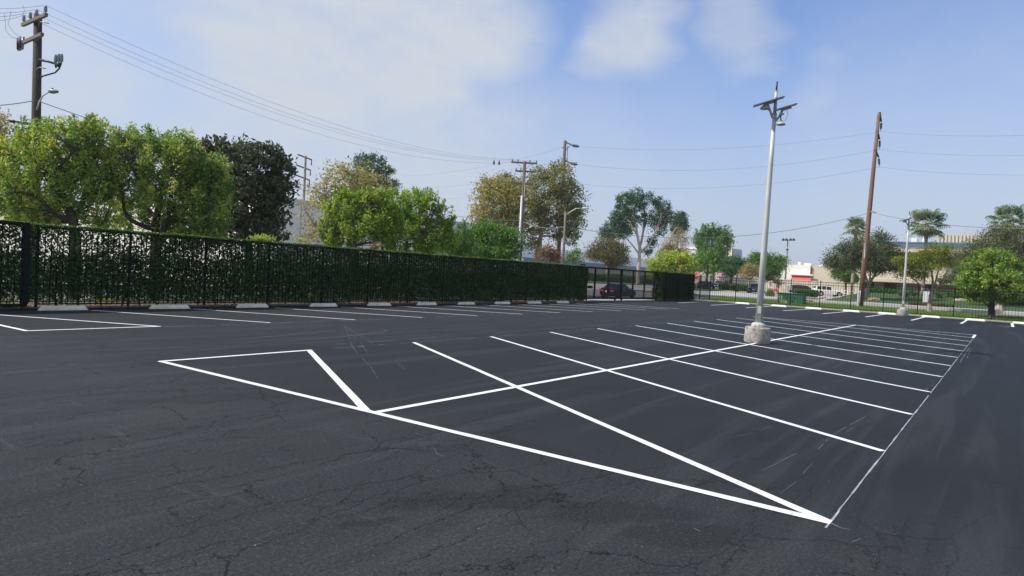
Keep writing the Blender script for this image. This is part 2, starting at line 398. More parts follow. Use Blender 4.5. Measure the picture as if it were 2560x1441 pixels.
# one ground sheet to the horizon, a little below everything laid on it
gx = [-700, -400, -150, -60, -20] + list(range(0, 140, 4)) + [160, 220, 400, 760]
gy = [-700, -400, -150, -60, -40, -20, -8] + list(range(0, 120, 4)) + [140, 200, 400, 760]
mb = MB(); mb.add([(x, y, T(x, y)-.15) for y in gy for x in gx], [(j*len(gx)+i, j*len(gx)+i+1, (j+1)*len(gx)+i+1, (j+1)*len(gx)+i) for j in range(len(gy)-1) for i in range(len(gx)-1)])
tag(mb.build('ground', M['ground']), kind='structure')

LOT_N, LOT_E = 21.85, 60.9
FY = lambda x: 22.30+.030*(x-8)          # line of the iron fence beside the hedge
lot = MB()
for a, c in ((-60, 0), (0, 20), (20, 40.5), (40.5, LOT_E)):
    n = LOT_N if c <= 40.5 else 23.45
    lot.quad((a, -45, 0), (c, -45, 0), (c, n, 0), (a, n, 0))
tag(lot.build('parking_lot', M['asphalt']), kind='structure')
sheet('planting_strip', -30, 40.2, LOT_N, 24.4, M['dirt'], .03, 1.2)
sheet('driveway', 40.4, 52.5, 23.45, 29.0, M['pale_road'], .02, .8)
sheet('road', -80, 76, 29.0, 41.5, M['road'], -.01, 2)
sheet('road', 70.6, 77.0, -80, 29.0, M['road'], .01, 2)
sheet('road', 76, 132, 58, 110, M['road'], .02, 6)
sheet('pale_road', 77.0, 134, 17.5, 58, M['pale_road'], .03, 2)
sheet('pale_road', 70.6, 77, 41.5, 110, M['pale_road'], .0, 4)
sheet('sidewalk', 77.0, 84.0, -80, 17.5, M['sidewalk'], .10, 1.5)
sheet('sidewalk', -60, 40.4, 27.4, 29.0, M['sidewalk'], .08, 1.5)
sheet('sidewalk', -80, 70.6, 41.5, 44, M['sidewalk'], .08, 2)
sheet('lawn', -30, 40.2, 24.4, 27.4, M['lawn'], .06, 1)
sheet('lawn', 52.6, 70.6, 24.35, 29.0, M['lawn'], .06, .8)
sheet('lawn', 52.6, 61.0, 23.46, 24.35, M['lawn'], .03, .8)
sheet('lawn', 63.3, 70.6, -60, 24.35, M['lawn'], .05, 1)
sheet('planting_strip', LOT_E, 63.3, -60, 24.3, M['dirt'], .03, 1.2)
sheet('lawn', 84.0, 112.5, -60, 17.0, M['lawn_deep'], .06, 1.5)
sheet('lawn', -80, 70.6, 44, 50, M['lawn_deep'], .05, 3)

# kerb of the lot along the strips
kb = MB(); kb.box((LOT_E+.08, -10, .04), (.14, 67, .12)); tag(kb.build('kerb', M['sidewalk']), kind='structure')
kb = MB(); kb.box((77.0, -31, .40), (.16, 97, .25)); tag(kb.build('kerb', M['sidewalk']), kind='structure')

# ---------------------------------------------------------------- painted stall markings
LW = .102
ANG = R(60.76); U = Vector((math.cos(ANG), math.sin(ANG), 0)); UI = Vector((-math.cos(ANG), math.sin(ANG), 0))
lines = MB(); chalk = MB(); scuff = MB(); lz = [0.0040]
def stripe(a, c, w=LW, mb=lines, square_x=True, z=None):
    a = Vector((a[0], a[1], 0)); c = Vector((c[0], c[1], 0)); t = (c-a).normalized(); n = Vector((-t.y, t.x, 0))*w/2
    lz[0] += .00022; zz = Vector((0, 0, lz[0] if z is None else z))
    # slightly wandering edges, as sprayed
    k = max(1, int((c-a).length/.35)); rg = random.Random(int(a.x*37+a.y*91)); vs = []
    for i in range(k+1):
        p = a+(c-a)*i/k; e1 = rg.uniform(-.003, .003); e2 = rg.uniform(-.003, .003)
        vs += [p+n+t.cross(Vector((0, 0, 1)))*e1+zz, p-n+t.cross(Vector((0, 0, 1)))*e2+zz]
    mb.add(vs, [(2*i, 2*i+1, 2*i+3, 2*i+2) for i in range(k)])
K = 2.93458; CX, CY = 8.4314, 6.03; YT, YB = 11.10, 1.0
def ctr(k): return CX+k*K
ct = 1/math.tan(ANG)
up = lambda k: (ctr(k)+(YT-CY)*ct, YT); dn = lambda k: (ctr(k)-(CY-YB)*ct, YB)
for k in range(10): stripe(dn(k), up(k))
stripe((ctr(-1)+.0, CY+.12), up(-1), LW*1.08)                  # upper half of the first stall line, sprayed wide
stripe((5.42, YT+.02), (5.60, YB-.03))                        # end line nearest the camera
stripe((5.40, YT), (up(-1)[0]+.06, YT))                       # edge of the first triangle
stripe((5.52, CY), (ctr(10), CY-.02))                         # spine of the double row
stripe((37.77, YB), (37.77, YT))                              # far end line
stripe(dn(10), (ctr(10), CY)); stripe(dn(10), (37.8, YB))
# row along the hedge
LA = R(118.0); lt = math.cos(LA)/math.sin(LA)
for k in range(-1, 10):
    x0 = 9.76+3.014*k; y1, y2 = 21.25, 16.36
    if k == -1: y1 = 21.0
    stripe((x0+(y1-18.6)*lt, y1), (x0+(y2-18.6)*lt, y2))
xe = 9.76-3.014+(16.36-18.6)*lt
stripe((5.15, 16.36), (xe, 16.36)); stripe((5.2, 16.32), (4.95, 20.9))
stripe((38.6, 21.6), (39.9, 16.36))
# row along the far fence
for k in range(-2, 9):
    y = -.52+2.66*k
    if k == 0: stripe((52.3, -.52), (59.6, -.52), .16); continue
    stripe((50.4+max(0, 2-k)*.7, y), (59.7, y+(.10*k if k > 5 else 0)), .14)
stripe((52.4, -.52), (52.45, .3), .12)
tag(lines.build('stall_lines', M['white_paint']), kind='structure')

# snapped chalk guide lines and scuffs
def chalk_line(a, c, w=.022, seed=1, gap=.35, mb=chalk):
    rg = random.Random(seed); a = Vector((a[0], a[1], 0)); c = Vector((c[0], c[1], 0)); Ln = (c-a).length; t = (c-a)/Ln; n = Vector((-t.y, t.x, 0)); s = 0
    while s < Ln:
        l = rg.uniform(.06, .5); e = min(Ln, s+l)
        if rg.random() > gap:
            o = n*rg.uniform(-.003, .003); w2 = w*rg.uniform(.35, 1.0)
            mb.quad(a+t*s+o+n*w2/2+Vector((0, 0, .0032)), a+t*s+o-n*w2/2+Vector((0, 0, .0032)), a+t*e+o-n*w2*.4+Vector((0, 0, .0032)), a+t*e+o+n*w2*.4+Vector((0, 0, .0032)))
        s = e
chalk_line((5.45, YB-.02), (38, YB-.02), .022, 3, .03); chalk_line((8.6, YT+.02), (38, YT+.02), .020, 4, .2)
chalk_line((8.0, 16.30), (40, 16.30), .022, 5, .3); chalk_line((50.3, -12), (50.3, 20), .05, 6, .25)
chalk_line((9.0, 11.65), (30, 11.55), .018, 16, .5)
def px_line(pts, w=.02, seed=1, gap=.3, mb=scuff):
    g = [G(*p) for p in pts]
    for i in range(len(g)-1): chalk_line(g[i], g[i+1], w, seed+i, gap, mb)
px_line([(862, 815), (900, 840), (938, 864)], .012, 8, .1); px_line([(862, 815), (872, 842), (880, 865), (893, 884)], .013, 9, .35)
px_line([(865, 818), (905, 862), (918, 882)], .010, 10, .5); px_line([(905, 895), (925, 915), (945, 948)], .009, 11, .3); px_line([(985, 902), (1015, 926)], .008, 12, .4)
px_line([(2205, 1020), (2130, 1060), (2060, 1100), (1990, 1135), (1950, 1155), (1900, 1180)], .008, 13, .4); px_line([(2068, 1100), (2046, 1125), (2030, 1160), (1990, 1205), (1950, 1235)], .007, 14, .35)
px_line([(2200, 1035), (2110, 1083)], .006, 15, .45); px_line([(1875, 1075), (1930, 1066), (1880, 1085), (1800, 1098)], .006, 17, .4)
px_line([(2423, 870), (2410, 890), (2395, 915)], .025, 18, .2); px_line([(2427, 872), (2418, 896)], .025, 19, .3); px_line([(2350, 950), (2300, 985), (2280, 1005)], .014, 28, .5)
px_line([(1040, 1085), (1068, 1092)], .005, 20, .2); px_line([(1085, 1120), (1092, 1135), (1110, 1142)], .005, 21, .1); px_line([(2065, 1318), (2130, 1328)], .02, 22, .2)
px_line([(2100, 1350), (2130, 1356), (2150, 1348)], .006, 23, .2); px_line([(1735, 1322), (1752, 1330)], .009, 24, .0); px_line([(2190, 1325), (2240, 1338)], .007, 25, .3)
px_line([(2070, 1305), (2105, 1322), (2125, 1326)], .02, 26, .1)
tag(scuff.build('scuff_marks', pm('faint_scuffs', (.15, .16, .165), .9, 0, .3, 3)), kind='structure')
tag(chalk.build('chalk_lines', pm('chalk_marks', (.30, .33, .35), .9, 0, .3, 3)), kind='structure')

# dark tyre sweeps in the aisle
tm = MB()
def sweep(pts, w, mb=tm):
    g = [G(*p) for p in pts]; sm_ = []
    for i in range(len(g)-1):
        p0, p1, p2, p3 = g[max(0, i-1)], g[i], g[i+1], g[min(len(g)-1, i+2)]
        for s in range(8):
            t = s/8; sm_.append(.5*((2*p1)+(p2-p0)*t+(2*p0-5*p1+4*p2-p3)*t*t+(3*p1-p0-3*p2+p3)*t**3))
    sm_.append(g[-1]); vs = []
    for i, p in enumerate(sm_):
        a = sm_[max(0, i-1)]; c = sm_[min(len(sm_)-1, i+1)]; t = (c-a); t.z = 0; t.normalize(); n = Vector((-t.y, t.x, 0))
        ww = w*(.25+.75*math.sin(math.pi*min(1, max(0, i/(len(sm_)-1)))))
        vs += [Vector((p.x, p.y, .0024))+n*ww/2, Vector((p.x, p.y, .0024))-n*ww/2]
    mb.add(vs, [(2*i, 2*i+1, 2*i+3, 2*i+2) for i in range(len(sm_)-1)])
sweep([(640, 862), (760, 850), (860, 842), (930, 834), (965, 828), (950, 822)], .13); sweep([(560, 852), (700, 840), (830, 828)], .14); sweep([(180, 880), (400, 872), (640, 862)], .1)
tag(tm.build('tyre_marks', pm('rubber_marks', (.026, .027, .030), .6, 0, .25, 9)), kind='structure')
# ================================================================ BUILDINGS
M['wall_white'] = pm('white_wall_paint', (.84, .81, .75), .8, 0, .03, .4)
M['wall_pale'] = pm('pale_grey_wall', (.62, .63, .64), .8, 0, .04, .25)
M['wall_cream'] = pm('cream_wall', (.58, .53, .42), .85, 0, .06, .4)
M['wall_cream2'] = pm('warm_cream_wall', (.60, .535, .41), .85, 0, .05, .3)
M['wall_olive'] = pm('olive_grey_panel', (.20, .195, .155), .8, 0, .08, .8)
M['blue_band'] = pm('slate_blue_band', (.13, .19, .31), .6, 0, .06, .5)
M['blue_trim'] = pm('blue_trim', (.10, .20, .32), .5, 0, .06, 1)
M['joint'] = pm('wall_joint', (.30, .30, .29), .9, 0, .1, 2)
M['red_awning'] = pm('red_awning_cloth', (.62, .10, .085), .7, 0, .06, 2)
M['plank_cream'] = pm('cream_planks', (.56, .52, .40), .85, 0, .10, 1.2)
M['tower_glass'] = pm('pale_blue_glass', (.30, .40, .50), .25, 0, .08, .1)
M['roof_rib'] = pm('cream_ribbed_metal', (.66, .57, .40), .5, .1, .05, .6)

def bld(name, label, loc, cat='building', group=None): return empty(name, loc, 0, label, cat, group)
def part(parent, name, mat, boxes, world=True):
    """boxes given as world (x0,x1,y0,y1,z0,z1)"""
    mb = MB(); l = parent.location
    for b in boxes: mb.box(((b[0]+b[1])/2-l.x, (b[2]+b[3])/2-l.y, (b[4]+b[5])/2-l.z), (b[1]-b[0], b[3]-b[2], b[5]-b[4]))
    return mb.build(name, mat, parent)
# white warehouse over the street, one corner towards the lot
wx, wy, wh = 32.0, 50.0, 7.0
B = bld('white_warehouse', 'long white warehouse with faint panel joints, behind the bright green trees', (wx, wy, -.3))
part(B, 'wall', M['wall_white'], [(wx, wx+38, wy, wy+110, -.5, wh-.3)])
part(B, 'parapet', M['wall_pale'], [(wx-.06, wx+38.06, wy-.06, wy+110.06, wh-.3, wh+.05)])
for k in range(12): part(B, 'panel_joint', M['joint'], [(wx-.012, wx+.0, wy+4+8*k, wy+4.06+8*k, 0, wh-.32)])
for k in range(4): part(B, 'panel_joint', M['joint'], [(wx+4+8*k, wx+4.06+8*k, wy-.012, wy, 0, wh-.32)])
part(B, 'wall_band', M['wall_white'], [(wx-.03, wx+38.03, wy-.03, wy+.0, -.3, 2.9)])
part(B, 'roller_door', M['wall_pale'], [(wx+22, wx+26, wy-.05, wy-.031, -.3, 2.8)])
# long pale warehouse with a slate blue band far up the side street
fy = 95.0
def Zat(px, py): return Wy(px, py, fy).z
B = bld('banded_warehouse', 'long pale grey warehouse with a slate blue band, beyond the sliding gate', (190, fy, .4))
zt = Zat(1462, 625.5); zb1 = Zat(1500, 659.5); zb0 = Zat(1500, 668.5)
part(B, 'wall', M['wall_white'], [(135, 330, fy+9, fy+60, 0, zt)])
part(B, 'lower_wall', M['wall_cream'], [(120, 330, fy, fy+8.99, -.2, zb0)])
part(B, 'blue_band', M['blue_band'], [(119.9, 330, fy-.15, fy+8.9, zb0, zb1)])
# cream building with the red awning
fx = 168.0
def Yx(px, X=fx): return Wx(px, 700, X).y
def Zx(px, py, X=fx): return Wx(px, py, X).z
B = bld('awning_shop', 'low cream building with a red awning over its entrance', (fx, Yx(2000), .5))
ztop = Zx(2010, 663)
yA, yB_, yC = Yx(1905), Yx(2024), Yx(2165)
part(B, 'white_bay', M['wall_white'], [(fx, fx+25, yB_, yA, 0, ztop)])
part(B, 'cream_bay', M['wall_cream2'], [(fx+.6, fx+25, yC-8, yB_, 0, ztop-.15)])
part(B, 'cream_bay', M['wall_cream2'], [(fx+12, fx+40, yA, yA+32, 0, ztop-.3)])
z1, z0 = Zx(2000, 690.5), Zx(2000, 702.5); y0, y1 = Yx(2030), Yx(1980)
mb = MB(); l = B.location
mb.add([(fx-l.x, y0-l.y, z1-l.z), (fx-l.x, y1-l.y, z1-l.z), (fx-1.6-l.x, y1-l.y, z0-l.z), (fx-1.6-l.x, y0-l.y, z0-l.z), (fx-l.x, y0-l.y, z0-l.z), (fx-l.x, y1-l.y, z0-l.z)],
       [(0, 1, 2, 3), (0, 3, 4), (1, 5, 2), (3, 2, 5, 4)]); mb.build('awning', M['red_awning'], B)
part(B, 'ledge', M['wall_white'], [(fx-.9, fx-.0, Yx(2034), Yx(1976), Zx(2000, 688.5), Zx(2000, 685.5))])
for a, c in ((1985, 1993), (1996, 2008), (2012, 2022)): 
    w = part(B, 'window', M['glass'], [(fx-.05, fx-.002, Yx(c), Yx(a), 1.0, z0-.1)]); 
    part(B, 'window_frame', M['wall_white'], [(fx-.09, fx-.051, Yx(c), Yx(c)+.12, .9, z0-.05)])
part(B, 'downpipe', pm('rusty_pipe', (.30, .17, .09), .8, 0, .3, 2), [(fx+.45, fx+.598, Yx(2027), Yx(2024.6), Zx(2025, 684), ztop-1.0), (fx+.35, fx+.599, Yx(2029), Yx(2022.6), ztop-1.0, ztop-.6)])
for bx in [(fx+3, fx+6, Yx(2018), Yx(2000), ztop, ztop+.5), (fx+3, fx+5, Yx(1990), Yx(1985), ztop, ztop+.8), (fx+3, fx+5, Yx(2050), Yx(2038), ztop-.15, ztop+.3)]: part(B, 'roof_vent', M['wall_white'], [bx])
sg = part(B, 'address_sign', M['white_paint'], [(fx+.52, fx+.598, Yx(2092), Yx(2079.5), Zx(2085, 704.5), Zx(2085, 698.5))])
# number on the sign, only a blur in the photo
tx = bpy.data.curves.new('sign_number', 'FONT'); tx.body = '4271'; tx.size = .62; tx.align_x = 'CENTER'; tx.align_y = 'CENTER'; tx.extrude = .004
to = bpy.data.objects.new('tmp_text', tx); COL.objects.link(to); dg = bpy.context.evaluated_depsgraph_get(); me = bpy.data.meshes.new_from_object(to.evaluated_get(dg)); bpy.data.objects.remove(to)
me.materials.clear(); me.materials.append(M['galv_dark']); o = bpy.data.objects.new('sign_number', me); COL.objects.link(o); o.parent = sg
o.matrix_local = Matrix.Translation((fx+.51-l.x, (Yx(2092)+Yx(2079.5))/2-l.y, (Zx(2085, 704.5)+Zx(2085, 698.5))/2-l.z)) @ Matrix.Rotation(R(-90), 4, 'Z') @ Matrix.Rotation(R(90), 4, 'X')
# glassy tower far away
tw = W(1832, 690, 430); B = bld('glass_tower', 'far tower with one cream face and one pale blue glass face', (tw.x, tw.y, 0))
zt = W(1832, 622.5, 430).z; a0, a1, a2 = W(1812, 690, 432), W(1826, 690, 425), W(1851, 690, 436)
mb = MB(); poly = [(a0.x-tw.x, a0.y-tw.y), (a1.x-tw.x, a1.y-tw.y), (a2.x-tw.x, a2.y-tw.y), (a2.x-tw.x+20, a2.y-tw.y+14), (a0.x-tw.x+20, a0.y-tw.y+14)]; mb.prism(poly, 0, zt); mb.build('wall', M['wall_cream2'], B)
mb = MB(); v = Vector((a2.x-a1.x, a2.y-a1.y, 0)); n = Vector((v.y, -v.x, 0)).normalized(); n = n if n.dot(Vector((-1, -.7, 0))) > 0 else -n
mb.quad(*[Vector((a1.x-tw.x, a1.y-tw.y, z))+v*t+n*.3 for t, z in ((.08, 3), (.98, 3), (.98, zt-1.2), (.08, zt-1.2))]); mb.build('glass_face', M['tower_glass'], B)
for k in range(4):
    mb = MB(); mb.tube([Vector((a1.x-tw.x, a1.y-tw.y, 3))+v*(.2+.2*k)+n*.45, Vector((a1.x-tw.x, a1.y-tw.y, zt-1.3))+v*(.2+.2*k)+n*.45], .2, 4); mb.build('mullion', M['wall_pale'], B)
B2 = W(1722, 640, 240); B = bld('pale_block', 'pale flat-topped block peeping between the tree crowns', (B2.x, B2.y, .5)); zt = W(1722, 623, 240).z
part(B, 'wall', M['wall_pale'], [(B2.x, B2.x+20, B2.y-7, B2.y+9, .4, zt)]); part(B, 'roof_rim', M['wall_white'], [(B2.x-.3, B2.x+20.3, B2.y-7.3, B2.y+9.3, zt, zt+.8)])
# office opposite the far fence
X0 = 113.0; Yp = lambda px: Wx(px, 715, X0).y; Zp = lambda px, py: Wx(px, py, X0).z
B = bld('office_building', 'two-storey beige office with dark ribbon windows and a blue roof trim', (X0, 0, 1.4)); yl, yr = Yp(2157), -60.0
zw0, zw1 = Zp(2260, 729.5), Zp(2260, 709.5); zs0, zs1 = Zp(2270, 659), Zp(2270, 633); zr = Zp(2300, 608)
part(B, 'base_wall', M['wall_cream2'], [(X0-.25, X0+30, yr, yl, .5, zw0-.12)])
part(B, 'sill', M['wall_cream'], [(X0-.45, X0+.2, yr, yl+.05, zw0-.12, zw0)])
part(B, 'recessed_panel', M['wall_olive'], [(X0+.55, X0+30, yr, yl-.2, zw0, zw1)])
part(B, 'middle_wall', M['wall_cream2'], [(X0-.1, X0+30, yr, yl, zw1+.55, zs0)])
mb = MB(); l = B.location                                         # flared soffits over each window band
for za, zb in ((zw1, zw1+.55), (zs1, zs1+.5)):
    P = [(X0-.75-l.x, za+.12-l.z), (X0-.75-l.x, zb-l.z), (X0+.9-l.x, zb-l.z), (X0+.9-l.x, za-l.z)]
    vs = [(x, yr-l.y, z) for x, z in P]+[(x, yl+.06-l.y, z) for x, z in P]; mb.add(vs, [(0, 1, 2, 3), (7, 6, 5, 4), (0, 4, 5, 1), (1, 5, 6, 2), (2, 6, 7, 3), (3, 7, 4, 0)])
mb.build('soffit', M['wall_cream2'], B)
part(B, 'recessed_panel', M['wall_olive'], [(X0+.5, X0+30, yr, yl-.2, zs0, zs1)])
part(B, 'upper_wall', M['wall_cream2'], [(X0-.1, X0+30, yr, yl, zs1+.5, zr-.5)])
part(B, 'roof_trim', M['blue_trim'], [(X0-.35, X0+30, yr, yl+.1, zr-.5, zr-.22), (X0-.42, X0+30, yr, yl+.12, zr-.1, zr+.12)])
part(B, 'roof_trim_light', M['wall_pale'], [(X0-.30, X0+30, yr, yl+.1, zr-.22, zr-.1)])
for a, c in ((2158, 2183), (2210, 2240), (2297, 2329), (2389, 2412), (2440, 2470), (2500, 2520), (2531, 2553)):
    w = part(B, 'window', M['glass'], [(X0+.49, X0+.548, Yp(c), Yp(a), zw0, zw1)])
    part(w, 'mullion', M['dark_metal'], [(X0+.45, X0+.489, Yp((a+c)/2)-.04, Yp((a+c)/2)+.04, zw0, zw1)]).location = (0, 0, 0)
for a, c in ((2200, 2225), (2240, 2268), (2285, 2320), (2350, 2380), (2420, 2450), (2480, 2520)):
    part(B, 'window', M['glass'], [(X0+.44, X0+.498, Yp(c), Yp(a), zs0, zs1)])
ys, ye = Yp(2326), -50
mb = MB(); yy = ys; zz0, zz1 = zr+.3, Wx(2400, 587, X0+6).z
while yy > ye: mb.box((X0+6-l.x, yy-.17-l.y, (zz0+zz1)/2-l.z), (.30, .26, zz1-zz0)); mb.box((X0+6.12-l.x, yy-.38-l.y, (zz0+zz1)/2-l.z), (.1, .16, zz1-zz0)); yy -= .46
mb.build('roof_screen', M['roof_rib'], B)
part(B, 'roof_unit', M['wall_white'], [(X0+4, X0+7, Yp(2276), Yp(2262), zr, zr+1.0), (X0+4, X0+6, Yp(2302), Yp(2290), zr, zr+1.3)])
# fix: mullions were built in world space of their window
# cream plank fence running behind the car park
pf = bld('plank_fence', 'tall cream plank fence along the far side of the car park', (140, 60, .4), 'fence'); mb = MB(); l = pf.location
a, c = W(1640, 700, 158), W(2168, 726, 128); v = Vector((c.x-a.x, c.y-a.y, 0)); L_ = v.length; t = v/L_; n = Vector((-t.y, t.x, 0)); k = 0; s = 0; rgp = random.Random(5)
while s < L_:
    p = Vector((a.x, a.y, 0))+t*s+n*(.06 if k % 2 else 0); h = 2.75+rgp.uniform(-.05, .05); mb.box((p.x-l.x, p.y-l.y, .4+h/2-l.z), (.74, .05, h), math.atan2(t.y, t.x)); s += .78; k += 1
mb.build('plank_panel', M['plank_cream'], pf)
s = 0
while s < L_: mb = MB(); p = Vector((a.x, a.y, 0))+t*s+n*.16; mb.box((p.x-l.x, p.y-l.y, 1.7-l.z), (.14, .14, 2.9), math.atan2(t.y, t.x)); s += 7.8; mb.build('back_post', M['plank_cream'], pf)

# ================================================================ FENCES AND GATES
def fence(name, label, p0, p1, nbay, h, pk, psp, post_w, rails, zf=lambda s: 0.0, cat='fence', skip_last=False):
    p0 = Vector((*p0, 0)); p1 = Vector((*p1, 0)); v = p1-p0; Ln = v.length; t = v/Ln; az = math.atan2(t.y, t.x); root = empty(name, p0, az, label, cat)
    for i in range(nbay+1):
        mb = MB(); mb.box((Ln*i/nbay, 0, h/2+.01), (post_w, post_w, h+.10)); mb.box((Ln*i/nbay, 0, h+.075), (post_w+.012, post_w+.012, .03)); mb.build('post', M['black_iron'], root)
    for i in range(nbay):
        a = Ln*i/nbay+post_w/2; c = Ln*(i+1)/nbay-post_w/2; mb = MB(); nn = int((c-a)/psp)
        for k in range(1, nn+1): mb.box((a+(c-a)*k/(nn+1), 0, h/2+.04), (pk, pk, h-.12))
        mb.build('picket_panel', M['black_iron'], root)
        for z in rails:
            mb = MB(); mb.box(((a+c)/2, 0, z), (c-a, pk*1.6, .038)); mb.build('rail', M['black_iron'], root)
    return root
fence('iron_fence', 'tall black iron picket fence in front of the long clipped hedge', (7.25, FY(7.25)-.09), (40.1, FY(40.1)-.09), 13, 2.30, .022, .155, .060, (.13, 2.33))
fence('iron_fence', 'thin black picket fence along the street side of the lot, beyond the white wheel stops', (63.0, 22.8), (63.0, -14.0), 15, 2.33, .020, .20, .065, (.14, 2.05, 2.29))
fence('iron_fence', 'short black picket fence in front of the clipped hedge block', (52.4, 22.78), (63.0, 22.8), 4, 2.33, .020, .16, .07, (.14, 2.29))

def gate(name, label, p0, p1, h, z0, uprights, fr, psp, wheels=(), pk=.020):
    p0 = Vector((*p0, 0)); p1 = Vector((*p1, 0)); v = p1-p0; Ln = v.length; t = v/Ln; root = empty(name, p0, math.atan2(t.y, t.x), label, 'gate')
    mb = MB(); mb.box((Ln/2, 0, h-fr/2), (Ln, fr, fr)); mb.box((Ln/2, 0, z0+fr/2), (Ln, fr, fr)); mb.build('frame_rail', M['black_iron'], root)
    for s, w in uprights:
        mb = MB(); mb.box((Ln*s, 0, (h+z0)/2), (w, w*.9, h-z0-2*fr)); mb.build('upright', M['black_iron'], root)
    mb = MB(); n = int(Ln/psp)
    for k in range(1, n): mb.box((Ln*k/n, 0, (h+z0)/2), (pk, pk, h-z0-2*fr))
    mb.build('picket_panel', M['black_iron'], root)
    for s in wheels:
        mb = MB(); M3 = Matrix.Rotation(R(90), 3, 'X'); mb.tube([(Ln*s, -.04, .075), (Ln*s, .04, .075)], .075, 14); mb.box((Ln*s, 0, z0-.005), (.14, .05, .06)); mb.build('wheel', M['black_iron'], root)
    return root
gate('iron_gate', 'heavy black iron gate grown over with hedge at the frame edge', (.6, FY(.6)-.13), (7.02, FY(7.02)-.10), 2.43, .04, [(.003, .12), (.992, .15), (.5, .06)], .10, .155)
GY = 23.62; gx = lambda px: Wy(px, 700, GY).x
g0, g1 = gx(1462), gx(1637)
g = gate('sliding_gate', 'black iron sliding gate across the driveway, a dark saloon behind it', (g0, GY), (g1, GY), 2.42, .13, [((gx(p)-g0)/(g1-g0), w) for p, w in ((1463, .2), (1487, .11), (1521, .12), (1553, .17), (1583, .11), (1612, .10), (1636, .14))], .11, .13, [(gx(1540)-g0)/(g1-g0), (gx(1556)-g0)/(g1-g0)], pk=.028)
mb = MB(); mb.box((-.1, -.08, .98), (1.3, .10, .12)); mb.box((.65, -.10, .98), (.4, .12, .2)); mb.build('latch_arm', M['black_iron'], g)
for nm, px, w in (('gate_post', 1449, .14), ('gate_post', 1455.5, .10), ('gate_post', 1640, .16)):
    o = MB(); o.box((0, 0, 1.26), (w, w, 2.52)); o.box((0, 0, 2.535), (w+.03, w+.03, .03)); p = empty(nm, (gx(px), GY-.12, 0), 0, {1449: 'black gate post at the end of the long hedge', 1455.5: 'slimmer black gate post between the hedge end and the sliding gate', 1640: 'black gate post against the short hedge block'}[px], 'post')
    o.build('shaft', M['black_iron'], p); o = MB(); o.box((0, 0, .02), (w+.1, w+.1, .04)); o.build('base_plate', M['black_iron'], p)

# ================================================================ POLES AND WIRES
def insulator(mb, p, r=.07, h=.28):
    p = Vector(p); mb.lathe(p, [(r*.35, 0), (r*.35, h*.2), (r, h*.22), (r*.75, h*.4), (r*1.0, h*.45), (r*.75, h*.65), (r*.95, h*.7), (r*.6, h*.95), (r*.2, h)], 8)
def bar(parent, name, a, c, w, mat, l):
    a = Vector(a)-l; c = Vector(c)-l; mb = MB(); v = c-a; t = v.normalized(); s = Vector((-t.y, t.x, 0)).normalized(); u = t.cross(s); Mx = Matrix((t, s, u)).transposed(); mb.box((a+c)/2, (v.length, w, w*1.15), M=Mx); return mb.build(name, mat, parent)
# --- the cross-armed pole with the street lamp
D = 29.0; pb = W(88, 600, D); pb.z = T(pb.x, pb.y); ptop = W(95, 38, D); zt = ptop.z
root = empty('utility_pole', pb, 0, 'dark weathered utility pole with crossarms, cable heads and a street lamp', 'utility pole', 'wooden utility poles'); l = pb
mb = MB(); mb.tube([Vector((0, 0, -.3)), Vector((ptop.x-pb.x, ptop.y-pb.y, 0))*.5+Vector((0, 0, zt*.5)), Vector((ptop.x-pb.x, ptop.y-pb.y, zt-pb.z))], [.20, .185, .155], 14); mb.build('shaft', M['wood_dark'], root)
zA = zt-.30; A0, A1 = Wz(56, 63, zA), Wz(116, 37, zA); off = Vector((pb.x, pb.y, zA))-(A0+(A1-A0)*.62)
off.z = 0; off = off*.0
bar(root, 'crossarm', A0, A1, .12, M['wood_grey'], l)
tipsA = []
for s in (.06, .34, .60, .96):
    p = A0+(A1-A0)*s+Vector((0, 0, .07)); m_ = MB(); insulator(m_, p-l, .075, .34); m_.build('insulator', M['porcelain'], root); tipsA.append(p+Vector((0, 0, .34)))
zB = W(80, 98, D).z; B0, B1 = Wz(46, 112, zB), Wz(106, 86, zB)
bar(root, 'crossarm', B0, B1, .12, M['wood_grey'], l)
for s in (.02, .09, .17):
    p = B0+(B1-B0)*s; m_ = MB(); m_.tube([p-l+Vector((0, 0, -.28)), p-l+Vector((.04, .02, .28))], .06, 8); m_.build('cutout_fuse', M['porcelain'], root)
    m_ = MB(); m_.tube([p-l+Vector((-.08, -.08, -.26)), p-l+Vector((-.10, -.1, .25))], .025, 6); m_.build('fuse_tube', M['dark_metal'], root)
def pw(px, py, dd=0): return W(px, py, D+dd)-l
m_ = MB(); m_.tube([pw(96, 95), pw(86, 118)], .02, 5); m_.tube([pw(93, 100), pw(80, 100)], .02, 5); m_.tube([pw(90, 52), pw(96, 82)], .015, 5); m_.build('arm_brace', M['galv_dark'], root)
m_ = MB(); m_.tube([pw(99, 150, -.2), pw(120, 154, -.35), pw(138, 160, -.45)], [.06, .05, .04], 6); m_.build('bracket', M['dark_metal'], root)
for px, py in ((139, 152), (147, 150), (154, 150)):
    m_ = MB(); q = pw(px, py, -.5); insulator(m_, q+Vector((0, 0, -.16)), .075, .42); m_.build('cable_head', M['porcelain'], root)
m_ = MB(); m_.tube([pw(138, 160, -.45), pw(146, 164, -.5), pw(153, 158, -.5)], [.06, .09, .05], 6); m_.tube([pw(152, 162, -.5), pw(148, 172, -.5), pw(138, 182, -.45), pw(120, 187, -.35), pw(106, 191, -.25), pw(99, 198, -.18)], .035, 6); m_.tube([pw(138, 160, -.4), pw(140, 170, -.4)], .04, 6); m_.build('cable_riser', M['dark_metal'], root)
